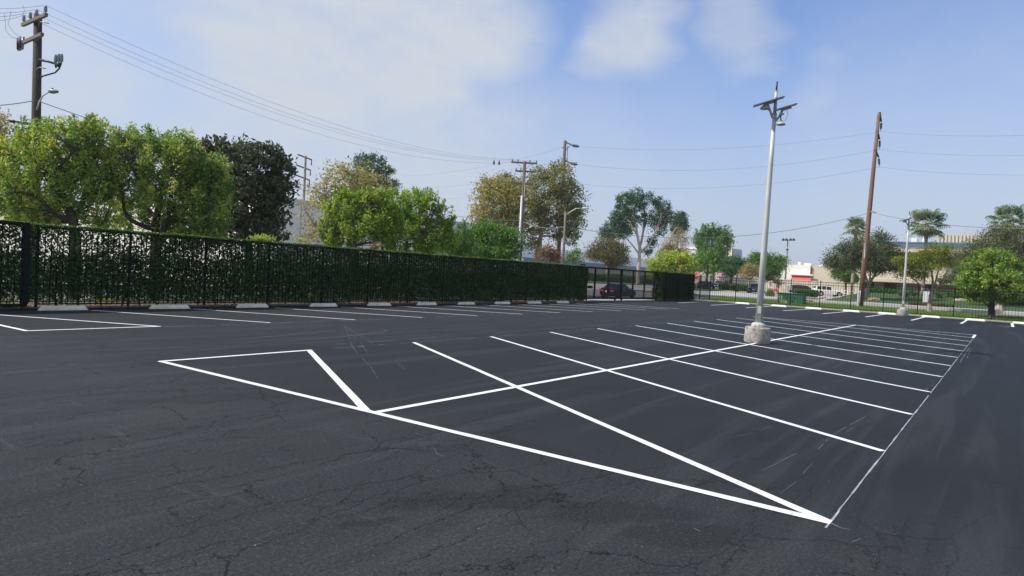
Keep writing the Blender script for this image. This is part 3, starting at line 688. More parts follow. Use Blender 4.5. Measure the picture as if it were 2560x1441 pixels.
m_ = MB(); m_.tube([pw(90, 183, -.2), pw(93, 172, -.22), pw(100, 169, -.3), pw(115, 172, -.35)], .02, 5); m_.tube([pw(95, 70, -.2), pw(100, 55, -.22), pw(122, 59, -.3)], .02, 5); m_.build('conduit', M['galv_dark'], root)
m_ = MB(); m_.tube([pw(92, 275, -.22), pw(97, 258, -.3), pw(107, 240, -.4), pw(124, 229, -.55)], [.035, .032, .03, .028], 7); m_.build('lamp_arm', M['galv'], root)
m_ = MB(); a = pw(122, 229, -.55); c = pw(145, 229, -.75); Mx = Matrix(((c-a).normalized(), Vector((-(c-a).y, (c-a).x, 0)).normalized(), Vector((0, 0, 1)))).transposed()
for i, (s, w, h) in enumerate(((.0, .05, .05), (.2, .11, .08), (.5, .14, .09), (.8, .12, .07), (1.0, .05, .03))):
    pass
prof = [(.0, .03, .03), (.15, .10, .08), (.45, .14, .10), (.8, .12, .07), (1.0, .03, .03)]; vs = []; fs = []
for s, w, h in prof:
    c0 = a+(c-a)*s
    for j in range(10): an = 2*math.pi*j/10; vs.append(c0+Mx.col[1]*math.cos(an)*w+Vector((0, 0, math.sin(an)*h)))
for i in range(4):
    for j in range(10): fs.append((i*10+j, i*10+(j+1) % 10, i*10+10+(j+1) % 10, i*10+10+j))
m_.add(vs, fs, 0, True); m_.build('lamp_head', M['galv_dark'], root)
m_ = MB(); m_.lathe(pw(131, 225, -.6)+Vector((0, 0, .0)), [(.04, 0), (.045, .05), (.02, .08)], 8); m_.build('photocell', M['dark_metal'], root)
m_ = MB(); m_.box(pw(92, 313), (1.9, .09, .10), rz=R(-18)); m_.build('crossarm', M['wood_dark'], root)
P1 = dict(tips=tipsA, root=root, D=D)

# --- double crossarm wooden pole
D = 62.0; p0 = W(1299, 660, D); p0.z = T(p0.x, p0.y); top = W(1312, 404, D); root = empty('utility_pole', p0, 0, 'brown utility pole with three weathered crossarms and a grey conduit up its lower half', 'utility pole', 'wooden utility poles'); l = p0.copy(); H = top.z-p0.z
mb = MB(); mb.tube([Vector((0, 0, -.2)), Vector((top.x-l.x, top.y-l.y, 0))*.5+Vector((0, 0, H*.5)), Vector((top.x-l.x, top.y-l.y, H))], [.19, .165, .14], 12); mb.build('shaft', M['wood_brown'], root)
tipsC = []
for (xa, ya, xb, yb, mt, tip) in ((1278, 409, 1343, 406, 'wood_grey', 1), (1288, 430, 1340, 428, 'wood_grey', 0), (1281, 462, 1334, 458, 'wood_grey', 0)):
    zc = W((xa+xb)/2, (ya+yb)/2, D).z; A = W(xa, ya, D); Bq = W(xb, yb, D); A.z = Bq.z = zc; bar(root, 'crossarm', A, Bq, .13, M[mt], l)
    for s in (.04, .26, .72, .97):
        p = A+(Bq-A)*s+Vector((0, 0, .07)); m_ = MB(); insulator(m_, p-l, .07, .24); m_.build('insulator', M['porcelain'], root)
        if tip: tipsC.append(p+Vector((0, 0, .2)))
    m_ = MB()
    for e in (.2, .8): m_.tube([A+(Bq-A)*e-l, Vector((0, 0, zc-.75-l.z))+Vector((top.x-l.x, top.y-l.y, 0))*((zc-l.z)/H)], .02, 5)
    m_.build('arm_brace', M['galv_dark'], root)
m_ = MB(); q = p0+Vector((0, 0, 0)); side = (W(1290, 600, D)-W(1300, 600, D)).normalized(); fwd = -Vector((FW.x, FW.y, 0))
lv = Vector((top.x-l.x, top.y-l.y, 0)); m_.tube([side*.10+fwd*.24, side*.10+fwd*.22+lv*.74+Vector((0, 0, H*.74))], .11, 10); m_.build('conduit', M['galv'], root)
m_ = MB(); m_.tube([-side*.12+fwd*.17, -side*.12+fwd*.16+lv*.9+Vector((0, 0, H*.9))], .035, 6); m_.build('riser_pipe', M['galv_dark'], root)
PC = dict(tips=tipsC, comm=W(1304, 553, D))
# --- tall brown pole inside the olive tree
D = 71.0; p0 = W(1394, 660, D); p0.z = T(p0.x, p0.y); top = W(1413, 352, D); root = empty('utility_pole', p0, 0, 'tall brown utility pole with two sideways switch brackets, rising out of the olive green tree', 'utility pole', 'wooden utility poles'); l = p0.copy(); H = top.z-p0.z
mb = MB(); mb.tube([Vector((0, 0, -.2)), Vector((top.x-l.x, top.y-l.y, 0))*.5+Vector((0, 0, H*.5)), Vector((top.x-l.x, top.y-l.y, H))], [.25, .21, .15], 12); mb.build('shaft', M['wood_brown'], root)
PD = []
for (xa, ya, xb, yb) in ((1416, 357, 1436, 366), (1414, 403, 1432, 411)):
    m_ = MB(); m_.tube([W(xa, ya, D)-l, W(xb-8, yb-4, D-.2)-l, W(xb, yb, D-.3)-l], [.07, .06, .05], 6); m_.tube([W(xa-1, ya+18, D)-l, W(xb-10, yb-2, D-.2)-l], .035, 5); m_.build('bracket', M['dark_metal'], root)
    m_ = MB(); a = W(xb-6, yb-2, D-.3)-l; c = W(xb+12, yb+1, D-.3)-l
    for k in range(6): m_.tube([a+(c-a)*(k/6), a+(c-a)*(k/6+.10)], .17 if k not in (0, 5) else .1, 8)
    m_.tube([a, c], .06, 6); m_.build('insulator_string', M['dark_metal'], root); PD.append(W(xb+14, yb+1, D-.3))
m_ = MB(); m_.tube([W(1419, 366, D-.1)-l, W(1418, 402, D-.1)-l], .03, 5); m_.build('riser_pipe', M['dark_metal'], root)
m_ = MB(); m_.tube([W(1405, 370, D)-l, W(1411, 366, D)-l], .06, 6); m_.build('insulator', M['porcelain'], root); PDl = W(1404, 370, D)
# --- steel street light
D = 57.0; p0 = W(1408, 660, D); p0.z = T(p0.x, p0.y); root = empty('street_light', p0, 0, 'grey street light pole with one long curved arm, beside the olive green tree', 'street light'); l = p0.copy(); top = W(1414, 531, D)
mb = MB(); mb.tube([(0, 0, -.2), top-l], [.13, .10], 10); mb.build('shaft', M['wood_grey'], root)
mb = MB(); mb.tube([W(1416, 538, D)-l, W(1428, 529, D-.2)-l, W(1440, 522, D-.4)-l, W(1456, 521, D-.6)-l], [.05, .045, .04, .035], 6); mb.build('lamp_arm', M['galv'], root)
mb = MB(); mb.tube([W(1455, 521, D-.6)-l, W(1460, 521, D-.65)-l, W(1468, 521.5, D-.75)-l, W(1472, 522, D-.8)-l], [.04, .10, .09, .03], 8); mb.build('lamp_head', M['galv'], root)
# --- three-armed pole far behind the dark glossy tree
D = 112.0; p0 = W(752, 660, D); p0.z = T(p0.x, p0.y); top = W(763, 391, D); root = empty('utility_pole', p0, 0, 'slim far pole with three dark arms above one another, beside the dark glossy tree', 'utility pole', 'wooden utility poles'); l = p0.copy()
mb = MB(); mb.tube([(0, 0, 0), (0, 0, top.z-l.z)], [.24, .17], 10); mb.build('shaft', M['wood_grey'], root); PE = []
for (xa, ya, xb, yb) in ((745, 387, 779, 400), (741, 413, 776, 426), (739, 438, 774, 451)):
    zc = W((xa+xb)/2, (ya+yb)/2, D).z; A, Bq = Wz(xa, ya, zc), Wz(xb, yb, zc)
    if (A-Bq).length > 9: A = W(xa, ya, D+1); Bq = W(xb, yb, D-1)
    bar(root, 'crossarm', A, Bq, .16, M['dark_metal'], l)
    m_ = MB(); m_.tube([Bq-l, Bq-l+Vector((0, 0, -.95))], .09, 6); m_.build('insulator_string', M['dark_metal'], root); PE.append(Bq+Vector((0, 0, -.95)))
# --- tall bare brown pole by the far fence
D = 62.5; p0 = W(2150, 773, D); p0.z = T(p0.x, p0.y); top = W(2197, 286, D); root = empty('utility_pole', p0, 0, 'tall bare reddish brown pole with three hanging insulators and a whitewashed foot', 'utility pole', 'wooden utility poles'); l = p0.copy(); H = top.z-l.z
ln_ = Vector((top.x-l.x, top.y-l.y, 0)); mb = MB(); mb.tube([Vector((0, 0, -.3)), ln_*.3+Vector((0, 0, H*.3)), ln_*.7+Vector((0, 0, H*.7)), ln_+Vector((0, 0, H))], [.25, .225, .18, .14], 14); mb.build('shaft', M['wood_red'], root)
sd_ = Vector((math.sin(CAM_YAW+.5), -math.cos(CAM_YAW+.5), 0))
m_ = MB(); m_.box(-sd_*.24+Vector((-.12, .05, .75)), (.22, .14, 1.5), rz=R(20)); m_.tube([-sd_*.16+Vector((-.2, 0, .0)), -sd_*.15+Vector((-.19, 0, 1.55))], .09, 8); m_.build('white_guard', M['white_wrap'], root)
m_ = MB(); m_.tube([sd_*.22+Vector((-.15, 0, 0)), sd_*.20+Vector((-.14, 0, 3.0)), sd_*.18+Vector((-.1, 0, 6.0))], .07, 8); m_.build('riser_pipe', M['galv_dark'], root)
PF = []
for (xa, ya, xb, yb, xc, yc) in ((2199, 281, 2203, 305, 2202, 329), (2193, 328, 2199, 349, 2199, 374), (2187, 374, 2197, 394, 2198, 418)):
    m_ = MB(); m_.tube([W(xa, ya, D-.1)-l, W(xb, yb, D-.15)-l], [.11, .075], 7); m_.build('bracket', M['dark_metal'], root)
    m_ = MB(); a = W(xb, yb+3, D-.15)-l; c = W(xc, yc-6, D-.15)-l
    for k in range(7): m_.tube([a+(c-a)*(k/7), a+(c-a)*(k/7+.1)], .095, 8)
    m_.tube([a, c+(c-a)*.35], .025, 5); m_.build('insulator_string', M['dark_metal'], root); PF.append(W(xc, yc, D-.15))
m_ = MB(); m_.tube([W(2176, 530, D-.2)-l, W(2181, 529, D-.3)-l, W(2190, 532, D-.5)-l], [.03, .06, .03], 6); m_.build('cable_clamp', M['porcelain'], root); PFc = W(2178, 531, D-.2)

def wire(label, a, c, sag, r=.013, ext=0.0, group='overhead wires', n=28):
    a = Vector(a); c = Vector(c); mb = MB(); pts = []
    for i in range(n+1):
        t = i/n; p = a+(c-a)*t; p.z -= sag*4*t*(1-t); pts.append(p-a)
    mb.tube(pts, r, 4, cap=False); o = mb.build('overhead_wire', M['wire'], None, a); return tag(o, label, 'wire', group)
def back(p, az, d, dz): return Vector((p.x+math.cos(az)*d, p.y+math.sin(az)*d, p.z+dz))
for i, s in enumerate(('topmost', 'second', 'third', 'lowest')):
    a = P1['tips'][3-i]; far = PC['tips'][min(i, 3)]
    wire(f'{s} long wire sagging from the street lamp pole to the pole with three weathered crossarms', a, far, (1.5, 1.7, 1.9, 2.3)[i], .0065)
for i, (px, py, s) in enumerate(((0, 4, 'topmost'), (0, 15, 'second'), (0, 24, 'third'), (0, 34, 'lowest'))):
    a = P1['tips'][3-i]; e = W(px, py, 27.5); e = a+(e-a)*3.2; wire(f'{s} wire running off the frame from the arm of the street lamp pole', a, e, .35, .008)
for i, (sx, sy, ex, ey, mx, my, s) in enumerate(((56, 13, 56, 40, 61, 28, 'drop lead from the top line to the arm of the street lamp pole'), (27, 29, 54, 95, 20, 62, 'curling drop lead nearer the pole'), (11, 36, 44, 99, 14, 76, 'curling drop lead farther from the pole'))):
    mb = MB(); a = W(sx, sy, 28.3); pts = [a, W((sx+mx)/2+1, (sy+my)/2, 28.5), W(mx, my, 28.6), W((mx+ex)/2-2, (my+ey)/2+4, 28.7), W(ex, ey, 28.8)]; mb.tube([p-a for p in pts], .007, 4, cap=False); tag(mb.build('drop_lead', M['wire'], None, a), s, 'wire', 'drop leads')
a = W(92, 252, 28.8); wire('low black cable from the street lamp pole down behind the bright green crowns', a, PC['comm'], 1.2, .016)
wire('low black cable running off the frame from the street lamp pole', W(86, 252, 28.8), W(-260, 250, 24), .25, .018)
wire('low black cable between the three-crossarm pole and the grey street light', PC['comm'], W(1411, 567, 57), .35, .028)
wire('low black cable from the grey street light to the reddish brown pole', W(1412, 567, 57), PFc, 1.6, .02)
wire('low black cable from the reddish brown pole past the palms', PFc, Wx(2640, 570, 56), .5, .02)
for i, s in enumerate(('upper', 'middle', 'lower')):
    e = PF[i]; a = (PD+[W(1430, 458, 71)])[i]
    wire(f'{s} line from the olive tree pole to the reddish brown pole', a, e, (.9, 1.2, 1.2)[i], .009)
    q = Wx((2700, 2700, 2700)[i], (333, 385, 436)[i], 57); wire(f'{s} line running off the frame from the reddish brown pole', e, q, .3, .009)
    a = (PDl, W(1406, 420, 71), W(1400, 462, 71))[i]; wire(f'{s} line from the olive tree pole to the slim far pole', a, PE[i], (2.4, 2.2, 2.0)[i], .010)
for (px, py, lb) in ((1235, 405, 'dark line weight on the wire, farther from the three-crossarm pole'), (1248, 406, 'dark line weight on the wire, closer to the three-crossarm pole')):
    c = W(px, py, 58.8); m_ = MB(); m_.lathe((0, 0, -.26), [(.02, 0), (.07, .05), (.09, .2), (.05, .32), (.02, .42)], 8); o = m_.build('line_weight', M['dark_metal'], None, c); tag(o, lb, 'line weight', 'weights on the wire')
# --- flood light mast
D = 152.0; p0 = W(1962, 716, D); p0.z = T(p0.x, p0.y); root = empty('floodlight_mast', p0, 0, 'thin mast with a bar of four dark floodlights, above the awning building', 'mast'); l = p0.copy(); top = W(1970, 600, D)
mb = MB(); mb.tube([(0, 0, 0), top-l], [.22, .13], 8); mb.build('shaft', M['bark_tan'], root)
mb = MB(); mb.tube([W(1957, 600.5, D)-l, W(1986, 601, D)-l], .07, 6); mb.build('light_bar', M['galv'], root)
for px in (1958, 1966, 1976, 1984):
    m_ = MB(); m_.lathe(W(px, 602.5, D)-l, [(.12, 0), (.33, .08), (.36, .25), (.15, .5), (.06, .6)], 10); m_.build('floodlight', M['dark_metal'], root)
for py in (626, 645):
    m_ = MB(); q = W(1962+(716-py)*.069, py, D)-l; m_.lathe(q, [(.26, 0), (.3, .1), (.3, .22), (.2, .3)], 10); m_.build('collar', M['dark_metal'], root)
# ================================================================ VEGETATION TOOLS
LEAF = {}
LEAF['bright'] = leafm('bright_green_leaves', [(.076, .145, .036), (.132, .237, .049), (.231, .353, .068), (.363, .453, .090), (.500, .453, .109), (.539, .297, .109)], .33)
LEAF['lime'] = leafm('lime_leaves', [(.101, .197, .034), (.168, .298, .044), (.270, .394, .061), (.382, .478, .084), (.454, .388, .096)], .36)
LEAF['magnolia'] = leafm('dark_glossy_leaves', [(.028, .052, .020), (.046, .074, .028), (.072, .100, .040), (.13, .125, .068), (.19, .145, .085)], .18, .42, .32)
LEAF['sycamore'] = leafm('yellowing_leaves', [(.154, .171, .055), (.242, .248, .077), (.341, .325, .099), (.440, .380, .132), (.352, .237, .099)], .38)
LEAF['sycamore_green'] = leafm('olive_leaves', [(.102, .138, .048), (.162, .198, .066), (.234, .258, .090), (.336, .306, .120), (.336, .228, .096)], .35)
LEAF['euc'] = leafm('grey_green_leaves', [(.044, .090, .048), (.070, .130, .068), (.104, .176, .084), (.160, .220, .110)], .25)
LEAF['euc_dark'] = leafm('deep_green_leaves', [(.024, .072, .028), (.044, .120, .040), (.072, .170, .056), (.110, .210, .070)], .25)
LEAF['plain'] = leafm('green_leaves', [(.035, .092, .022), (.066, .158, .029), (.110, .231, .040), (.187, .308, .055)], .3)
LEAF['purple'] = leafm('dusky_leaves', [(.044, .064, .027), (.070, .100, .037), (.108, .135, .053), (.159, .164, .077), (.121, .181, .048)], .22)
LEAF['rusty'] = leafm('rust_green_leaves', [(.068, .093, .031), (.111, .128, .037), (.170, .136, .051), (.255, .145, .060)], .3)
LEAF['golden'] = leafm('golden_rain_leaves', [(.075, .125, .024), (.130, .190, .030), (.200, .240, .034), (.560, .420, .035)], .35)
LEAF['hedge'] = leafm('hedge_leaves', [(.015, .045, .009), (.023, .068, .011), (.035, .096, .017), (.057, .138, .023), (.168, .256, .060)], .32, .38, .35)  # palest ramp colour also paints the sunlit hedge top
LEAF['dry'] = leafm('dry_leaf_litter', [(.10, .06, .03), (.17, .10, .05), (.26, .17, .08), (.42, .33, .2)], .1, .8)
LEAF['roundlime'] = leafm('round_tree_leaves', [(.037, .106, .020), (.094, .200, .031), (.206, .319, .050), (.356, .450, .075), (.475, .512, .106)], .30)
LEAF['grass'] = leafm('grass_blades', [(.070, .140, .017), (.126, .224, .028), (.182, .294, .042), (.238, .308, .070)], .35)

def leaf_obj(name, mat, C, D, Nn, Lg, Wd, tint, parent=None, bend=.0):
    """C centres, D leaf directions, Nn rough normals (n x 3); one diamond-shaped face pair per leaf"""
    n = len(C)
    D = D/np.linalg.norm(D, axis=1, keepdims=True)
    S = np.cross(D, Nn); S /= (np.linalg.norm(S, axis=1, keepdims=True)+1e-9)
    Nu = np.cross(S, D)
    Lg = np.broadcast_to(np.asarray(Lg, float).reshape(-1, 1), (n, 1)); Wd = np.broadcast_to(np.asarray(Wd, float).reshape(-1, 1), (n, 1))
    a = C-D*Lg*.5; t = C+D*Lg*.5-Nu*Lg*.12; m = C-D*Lg*.05+Nu*Lg*.06
    l = m+S*Wd*.5; r = m-S*Wd*.5
    V = np.empty((n, 4, 3)); V[:, 0] = a; V[:, 1] = r; V[:, 2] = t; V[:, 3] = l
    me = bpy.data.meshes.new(name); me.vertices.add(n*4); me.vertices.foreach_set('co', V.reshape(-1).astype(np.float32))
    me.loops.add(n*4); me.polygons.add(n)
    me.loops.foreach_set('vertex_index', np.arange(n*4, dtype=np.int32))
    me.polygons.foreach_set('loop_start', np.arange(0, n*4, 4, dtype=np.int32)); me.polygons.foreach_set('loop_total', np.full(n, 4, dtype=np.int32))
    at = me.attributes.new('tint', 'FLOAT', 'FACE'); at.data.foreach_set('value', np.clip(tint, 0, 1).astype(np.float32))
    me.materials.append(mat); me.update(calc_edges=True)
    o = bpy.data.objects.new(name, me); COL.objects.link(o)
    if parent is not None: o.parent = parent
    return o
def rand_unit(rg, n):
    v = rg.normal(size=(n, 3)); return v/np.linalg.norm(v, axis=1, keepdims=True)

def crown_points(rg, blobs, ncl, rmin=.3, flat=1.0):
    """cluster centres spread through the blobs: (centre, (across, depth, height))"""
    w = np.array([(b[1][0]*b[1][1]*b[1][2])**.62 for b in blobs]); w = w/w.sum()
    k = rg.choice(len(blobs), size=ncl, p=w); out = np.empty((ncl, 3)); outw = np.empty((ncl, 3))
    for i, j in enumerate(k):
        c, r = blobs[j]; u = rand_unit(rg, 1)[0]; s = (rmin**3+(1-rmin**3)*rg.random())**(1/3)
        az = math.atan2(c[1], c[0]); f = np.array([math.cos(az), math.sin(az), 0]); rt = np.array([math.sin(az), -math.cos(az), 0])
        out[i] = np.array(c)+rt*u[0]*r[0]*s+f*u[1]*r[1]*s+np.array([0, 0, 1])*u[2]*r[2]*s
        outw[i] = rt*u[0]+f*u[1]+np.array([0, 0, u[2]])
    return out, outw, k
def px_blobs(D, lst, dz=.75):
    """blobs given where they are seen: pixel centre, pixel radii, optional depth offset in metres"""
    out = []
    for b in lst:
        px, py, rx, ry = b[:4]; off = b[4] if len(b) > 4 else 0.0
        c = W(px, py, D+off); s = (D+off)/CAM_F
        out.append((tuple(c), (rx*s, max(rx, ry)*s*dz, ry*s)))
    return out
def tree(name, label, cat, base, limbs, blobs, leaf, L, Wd, ncl, nlf, bark, seed, group=None, spray=.0, rcl=.35, upb=.25, twigs=.5, tintspread=.5, tint0=.0, rmin=.3, droop=0.0, twig_r=.02, tmax=1.0, crown_name='crown'):
    """limbs: polylines [(point, radius) ...] in world space; every leaf cluster hangs on a twig from the closest limb"""
    rg = np.random.default_rng(seed); root = empty(name, base, 0, label, cat, group)
    b0 = np.array(base)
    cc, ow, kk = crown_points(rg, blobs, ncl, rmin)
    tb = MB(); rr = random.Random(seed); joints = []
    for pl in limbs:
        pts = [Vector(p) for p, r in pl]; rad = [r for p, r in pl]; P2 = []; R2 = []
        for i in range(len(pts)-1):
            p0, p1, p2, p3 = pts[max(0, i-1)], pts[i], pts[i+1], pts[min(len(pts)-1, i+2)]
            for s in range(4):
                t = s/4; q = .5*((2*p1)+(p2-p0)*t+(2*p0-5*p1+4*p2-p3)*t*t+(3*p1-p0-3*p2+p3)*t**3)
                rd = rad[i]+(rad[i+1]-rad[i])*t; P2.append(q+Vector((rr.gauss(0, rd*.12), rr.gauss(0, rd*.12), 0))); R2.append(rd)
        P2.append(pts[-1]); R2.append(rad[-1])
        tb.tube(P2, R2, 8, jit=.10, rng=rr)
        for q, rd in list(zip(P2, R2))[len(P2)//3:]: joints.append((q, rd))
    if twigs > 0 and joints:
        J = np.array([tuple(q) for q, rd in joints])
        for i in range(ncl):
            if rg.random() > twigs: continue
            d = np.linalg.norm(J-cc[i], axis=1)+np.maximum(0, J[:, 2]-cc[i][2])*1.2; j = int(np.argmin(d)); a = joints[j][0]; e = Vector(cc[i]); v = e-a
            if v.length < .15: continue
            m1 = a+v*.4+Vector((rr.gauss(0, .06), rr.gauss(0, .06), .05))*v.length; r0 = min(joints[j][1]*.6, twig_r*(.6+v.length*.45))
            tb.tube([a, m1, e], [r0, r0*.65, r0*.22], 5, cap=False)
    sub_loc(tb, base); tb.build('trunk', bark, root)
    n = ncl*nlf; ci = np.repeat(np.arange(ncl), nlf)
    sc = rcl*(.6+.8*rg.random(ncl))
    C = cc[ci]+rg.normal(size=(n, 3))*(sc[ci][:, None])*np.array([1, 1, .8])*.55
    dirs = rand_unit(rg, n)+ow[ci]*.5+np.array([0, 0, upb-droop])
    if spray > 0:                                       # leaves climb along an upright shoot
        s = rg.random(n); ax = ow[ci]*.45+np.array([0, 0, 1.0]); C = cc[ci]+ax*((s-.62)*spray*(.5+sc[ci]/rcl*.5))[:, None]+rg.normal(size=(n, 3))*(sc[ci]*.42*(1.1-s*.75))[:, None]
        dirs = rand_unit(rg, n)*.9+ax*.55
    if droop > 0: C[:, 2] -= rg.random(n)**2*droop*sc[ci]*2
    ct_ = rg.random(ncl); tint = (tint0+ct_[ci]*tintspread+rg.random(n)*(1-tintspread)*.9)*tmax
    leaf_obj(crown_name, leaf, C-b0, dirs, rand_unit(rg, n)+np.array([0, 0, .6]), L*(.65+.7*rg.random(n)), Wd*(.65+.7*rg.random(n)), tint, root)
    return root
def limb(D, pts, scale=1.0):
    """limb polyline from pixels: (px, py, radius_m, depth offset)"""
    return [(tuple(W(p[0], p[1], D+(p[3] if len(p) > 3 else 0))), p[2]*scale) for p in pts]
def rooted(base, pl):                    # let the first point of a limb start in the soil
    return [((base[0], base[1], base[2]-.1), pl[0][1]*1.25)]+pl

# ---------------------------------------------------------------- trees along the hedge
D = 26.0; b = onT(182, 760, D)
tree('shade_tree', 'broad bright green tree with forked dark limbs, next to the cross-armed street lamp pole', 'tree', b,
     [rooted(b, limb(D, [(188, 640, .20), (180, 545, .18), (150, 490, .15, -.4), (122, 445, .11, -.9), (106, 425, .06, -1)])),
      limb(D, [(180, 560, .13), (200, 525, .10, .3), (215, 470, .07, .5), (240, 420, .04, .6)]),
      limb(D, [(135, 465, .11, -.8), (140, 425, .09, -1.1), (165, 400, .065, -1.2), (185, 378, .035, -1.2)]),
      limb(D, [(180, 545, .11), (140, 540, .085, -.6), (95, 495, .07, -1.2), (40, 480, .045, -1.6)]),
      limb(D, [(182, 550, .10), (120, 555, .07, .8), (40, 520, .05, 1.4)]), limb(D, [(118, 440, .07), (60, 400, .05, .6), (20, 370, .03, .8)])],
     px_blobs(D, [(40, 400, 95, 72), (150, 365, 95, 60, -.6), (230, 375, 70, 72, .5), (-60, 440, 90, 75), (110, 455, 105, 55, -.8), (215, 455, 75, 52, .2), (20, 480, 80, 42, .6), (90, 552, 70, 16, -.2), (250, 548, 45, 16, .4), (60, 520, 80, 26, -.4), (230, 515, 50, 30, .5), (140, 520, 60, 24, .9), (80, 345, 45, 26), (175, 325, 35, 25), (225, 318, 35, 26), (250, 440, 45, 60, .8)]),
     LEAF['bright'], .185, .060, 560, 50, M['bark'], 11, 'bright green trees behind the hedge', spray=.60, rcl=.36, tintspread=.70, rmin=.45, tmax=.90, twig_r=.022)
D = 28.0; b = onT(392, 760, D)
tree('shade_tree', 'broad bright green tree with a low twin trunk, touching the dark glossy tree', 'tree', b,
     [rooted(b, limb(D, [(392, 640, .20), (388, 575, .17), (392, 540, .14), (405, 480, .10), (425, 430, .07)])),
      limb(D, [(400, 610, .15), (412, 560, .13, -.5), (425, 520, .10, -.8), (430, 440, .06, -.9), (428, 415, .03, -.9)]),
      limb(D, [(388, 575, .11), (350, 562, .09, -.6), (322, 545, .075, -.8), (310, 520, .06, -.9), (305, 470, .04, -1)]),
      limb(D, [(390, 545, .09), (360, 515, .07, .5), (330, 510, .055, .8), (280, 440, .04, 1)]), limb(D, [(412, 560, .09), (450, 530, .07, .5), (500, 500, .05, .8), (530, 470, .03, .9)]),
      limb(D, [(405, 480, .09), (350, 450, .06, -.9), (325, 410, .035, -1.2)])],
     px_blobs(D, [(345, 400, 75, 62), (430, 410, 85, 68, -.5), (500, 440, 78, 72, .3), (330, 465, 70, 48, -.7), (420, 480, 95, 45, -.6), (505, 520, 68, 55, -.2), (330, 562, 45, 14, .6), (480, 590, 60, 14), (540, 575, 40, 22), (300, 495, 40, 30, .9), (400, 540, 50, 20, .9), (310, 355, 40, 30), (385, 352, 50, 24), (440, 355, 40, 26), (545, 470, 30, 55, .6), (470, 560, 70, 28, .4), (335, 525, 45, 22, .9)]),
     LEAF['bright'], .185, .060, 540, 50, M['bark'], 12, 'bright green trees behind the hedge', spray=.60, rcl=.36, tintspread=.70, rmin=.45, tmax=.90, tint0=-.06, twig_r=.022)
D = 36.0; b = onT(622, 760, D)
tree('magnolia_tree', 'dense dark glossy-leaved tree with brownish leaf backs, its crown almost reaching the hedge', 'tree', b,
     [rooted(b, limb(D, [(622, 640, .22), (618, 560, .2), (605, 470, .13), (600, 400, .07)])), limb(D, [(618, 560, .13), (660, 480, .09, .5), (690, 410, .05, .6)]), limb(D, [(618, 560, .13), (560, 500, .09, -.5), (530, 420, .05, -.6)])],
     px_blobs(D, [(560, 420, 85, 72), (640, 435, 88, 78, -.6), (700, 450, 38, 68, .3), (600, 520, 105, 75, -.6), (540, 510, 70, 85, .4), (650, 570, 75, 42, -.3), (690, 530, 38, 42, .4), (580, 375, 60, 24), (495, 380, 30, 26), (665, 385, 45, 20), (560, 575, 70, 38)]),
     LEAF['magnolia'], .28, .13, 620, 24, M['bark'], 13, spray=0, rcl=.36, tintspread=.3, twigs=.35, rmin=.45)
D = 35.0; b = onT(875, 760, D)
tree('shade_tree', 'lime bright green tree with pale knotted limbs, beside the yellowing sparse tree', 'tree', b,
     [rooted(b, limb(D, [(893, 660, .17), (880, 605, .15), (862, 575, .12), (838, 585, .09, -.4), (812, 560, .05, -.5)])),
      limb(D, [(880, 600, .11), (900, 560, .08, .2), (915, 530, .05, .4)]), limb(D, [(862, 578, .10), (880, 540, .07, -.3), (905, 520, .045, -.5)]), limb(D, [(825, 600, .05), (842, 555, .05, -.6), (850, 530, .03, -.7)]),
      limb(D, [(893, 640, .10), (830, 615, .09, .7), (820, 590, .06, .8), (815, 540, .035, .9)])],
     px_blobs(D, [(835, 540, 38, 38), (880, 520, 42, 38, -.4), (930, 515, 42, 32, .3), (900, 560, 55, 34, -.6), (830, 590, 32, 26, -.2), (945, 560, 35, 42), (870, 490, 36, 14), (925, 490, 30, 16), (870, 598, 38, 16, .5), (968, 540, 40, 46, .4), (985, 595, 34, 30, .5), (950, 500, 36, 20, .2)]),
     LEAF['lime'], .20, .075, 380, 38, M['bark_grey'], 14, 'bright green trees behind the hedge', spray=.50, rcl=.34, tintspread=.65, tint0=-.08, twig_r=.02)
D = 38.0; b = onT(985, 760, D)
tree('shade_tree', 'bright green tree of several pale trunks, beside the rounded dense bush', 'tree', b,
     [rooted(b, limb(D, [(958, 650, .12), (955, 605, .11), (962, 560, .085), (975, 520, .05)])), rooted(b, limb(D, [(990, 650, .14), (985, 610, .12, .3), (1005, 560, .08, .3), (1030, 520, .05, .4)])),
      rooted(b, limb(D, [(1010, 655, .12), (1015, 610, .10, -.3), (1040, 570, .07, -.4), (1080, 545, .04, -.5)])), limb(D, [(1012, 612, .07), (1050, 605, .05, .4), (1100, 560, .035, .7)]), limb(D, [(955, 605, .06), (930, 580, .05, -.3), (915, 560, .03, -.4)])],
     px_blobs(D, [(985, 525, 45, 42), (1040, 520, 52, 40, -.4), (1095, 550, 48, 48, .2), (1010, 565, 60, 30, -.6), (1080, 600, 60, 32, -.3), (1125, 580, 26, 40, .5), (1010, 488, 42, 12), (1060, 490, 34, 14), (955, 575, 34, 32, .5), (1050, 625, 60, 18, .6)]),
     LEAF['lime'], .20, .07, 360, 38, M['bark_grey'], 15, 'bright green trees behind the hedge', spray=.50, rcl=.34, tintspread=.65, tint0=-.12, twig_r=.02)
D = 46.0; b = onT(1225, 760, D)
tree('round_bush', 'rounded dense green bush as tall as a tree, in front of the wooden double-crossarm pole', 'bush', b,
     [rooted(b, limb(D, [(1225, 670, .15), (1222, 630, .12), (1215, 590, .07)])), limb(D, [(1222, 640, .09), (1260, 600, .05, .4)]), limb(D, [(1222, 640, .09), (1180, 605, .05, -.4)])],
     px_blobs(D, [(1225, 595, 62, 38), (1270, 612, 38, 38, -.5), (1185, 612, 45, 34, -.4), (1220, 632, 80, 24, -.6)]),
     LEAF['plain'], .17, .09, 420, 36, M['bark'], 16, spray=0, rcl=.42, tintspread=.35, tint0=.08, twigs=.2, rmin=.55)
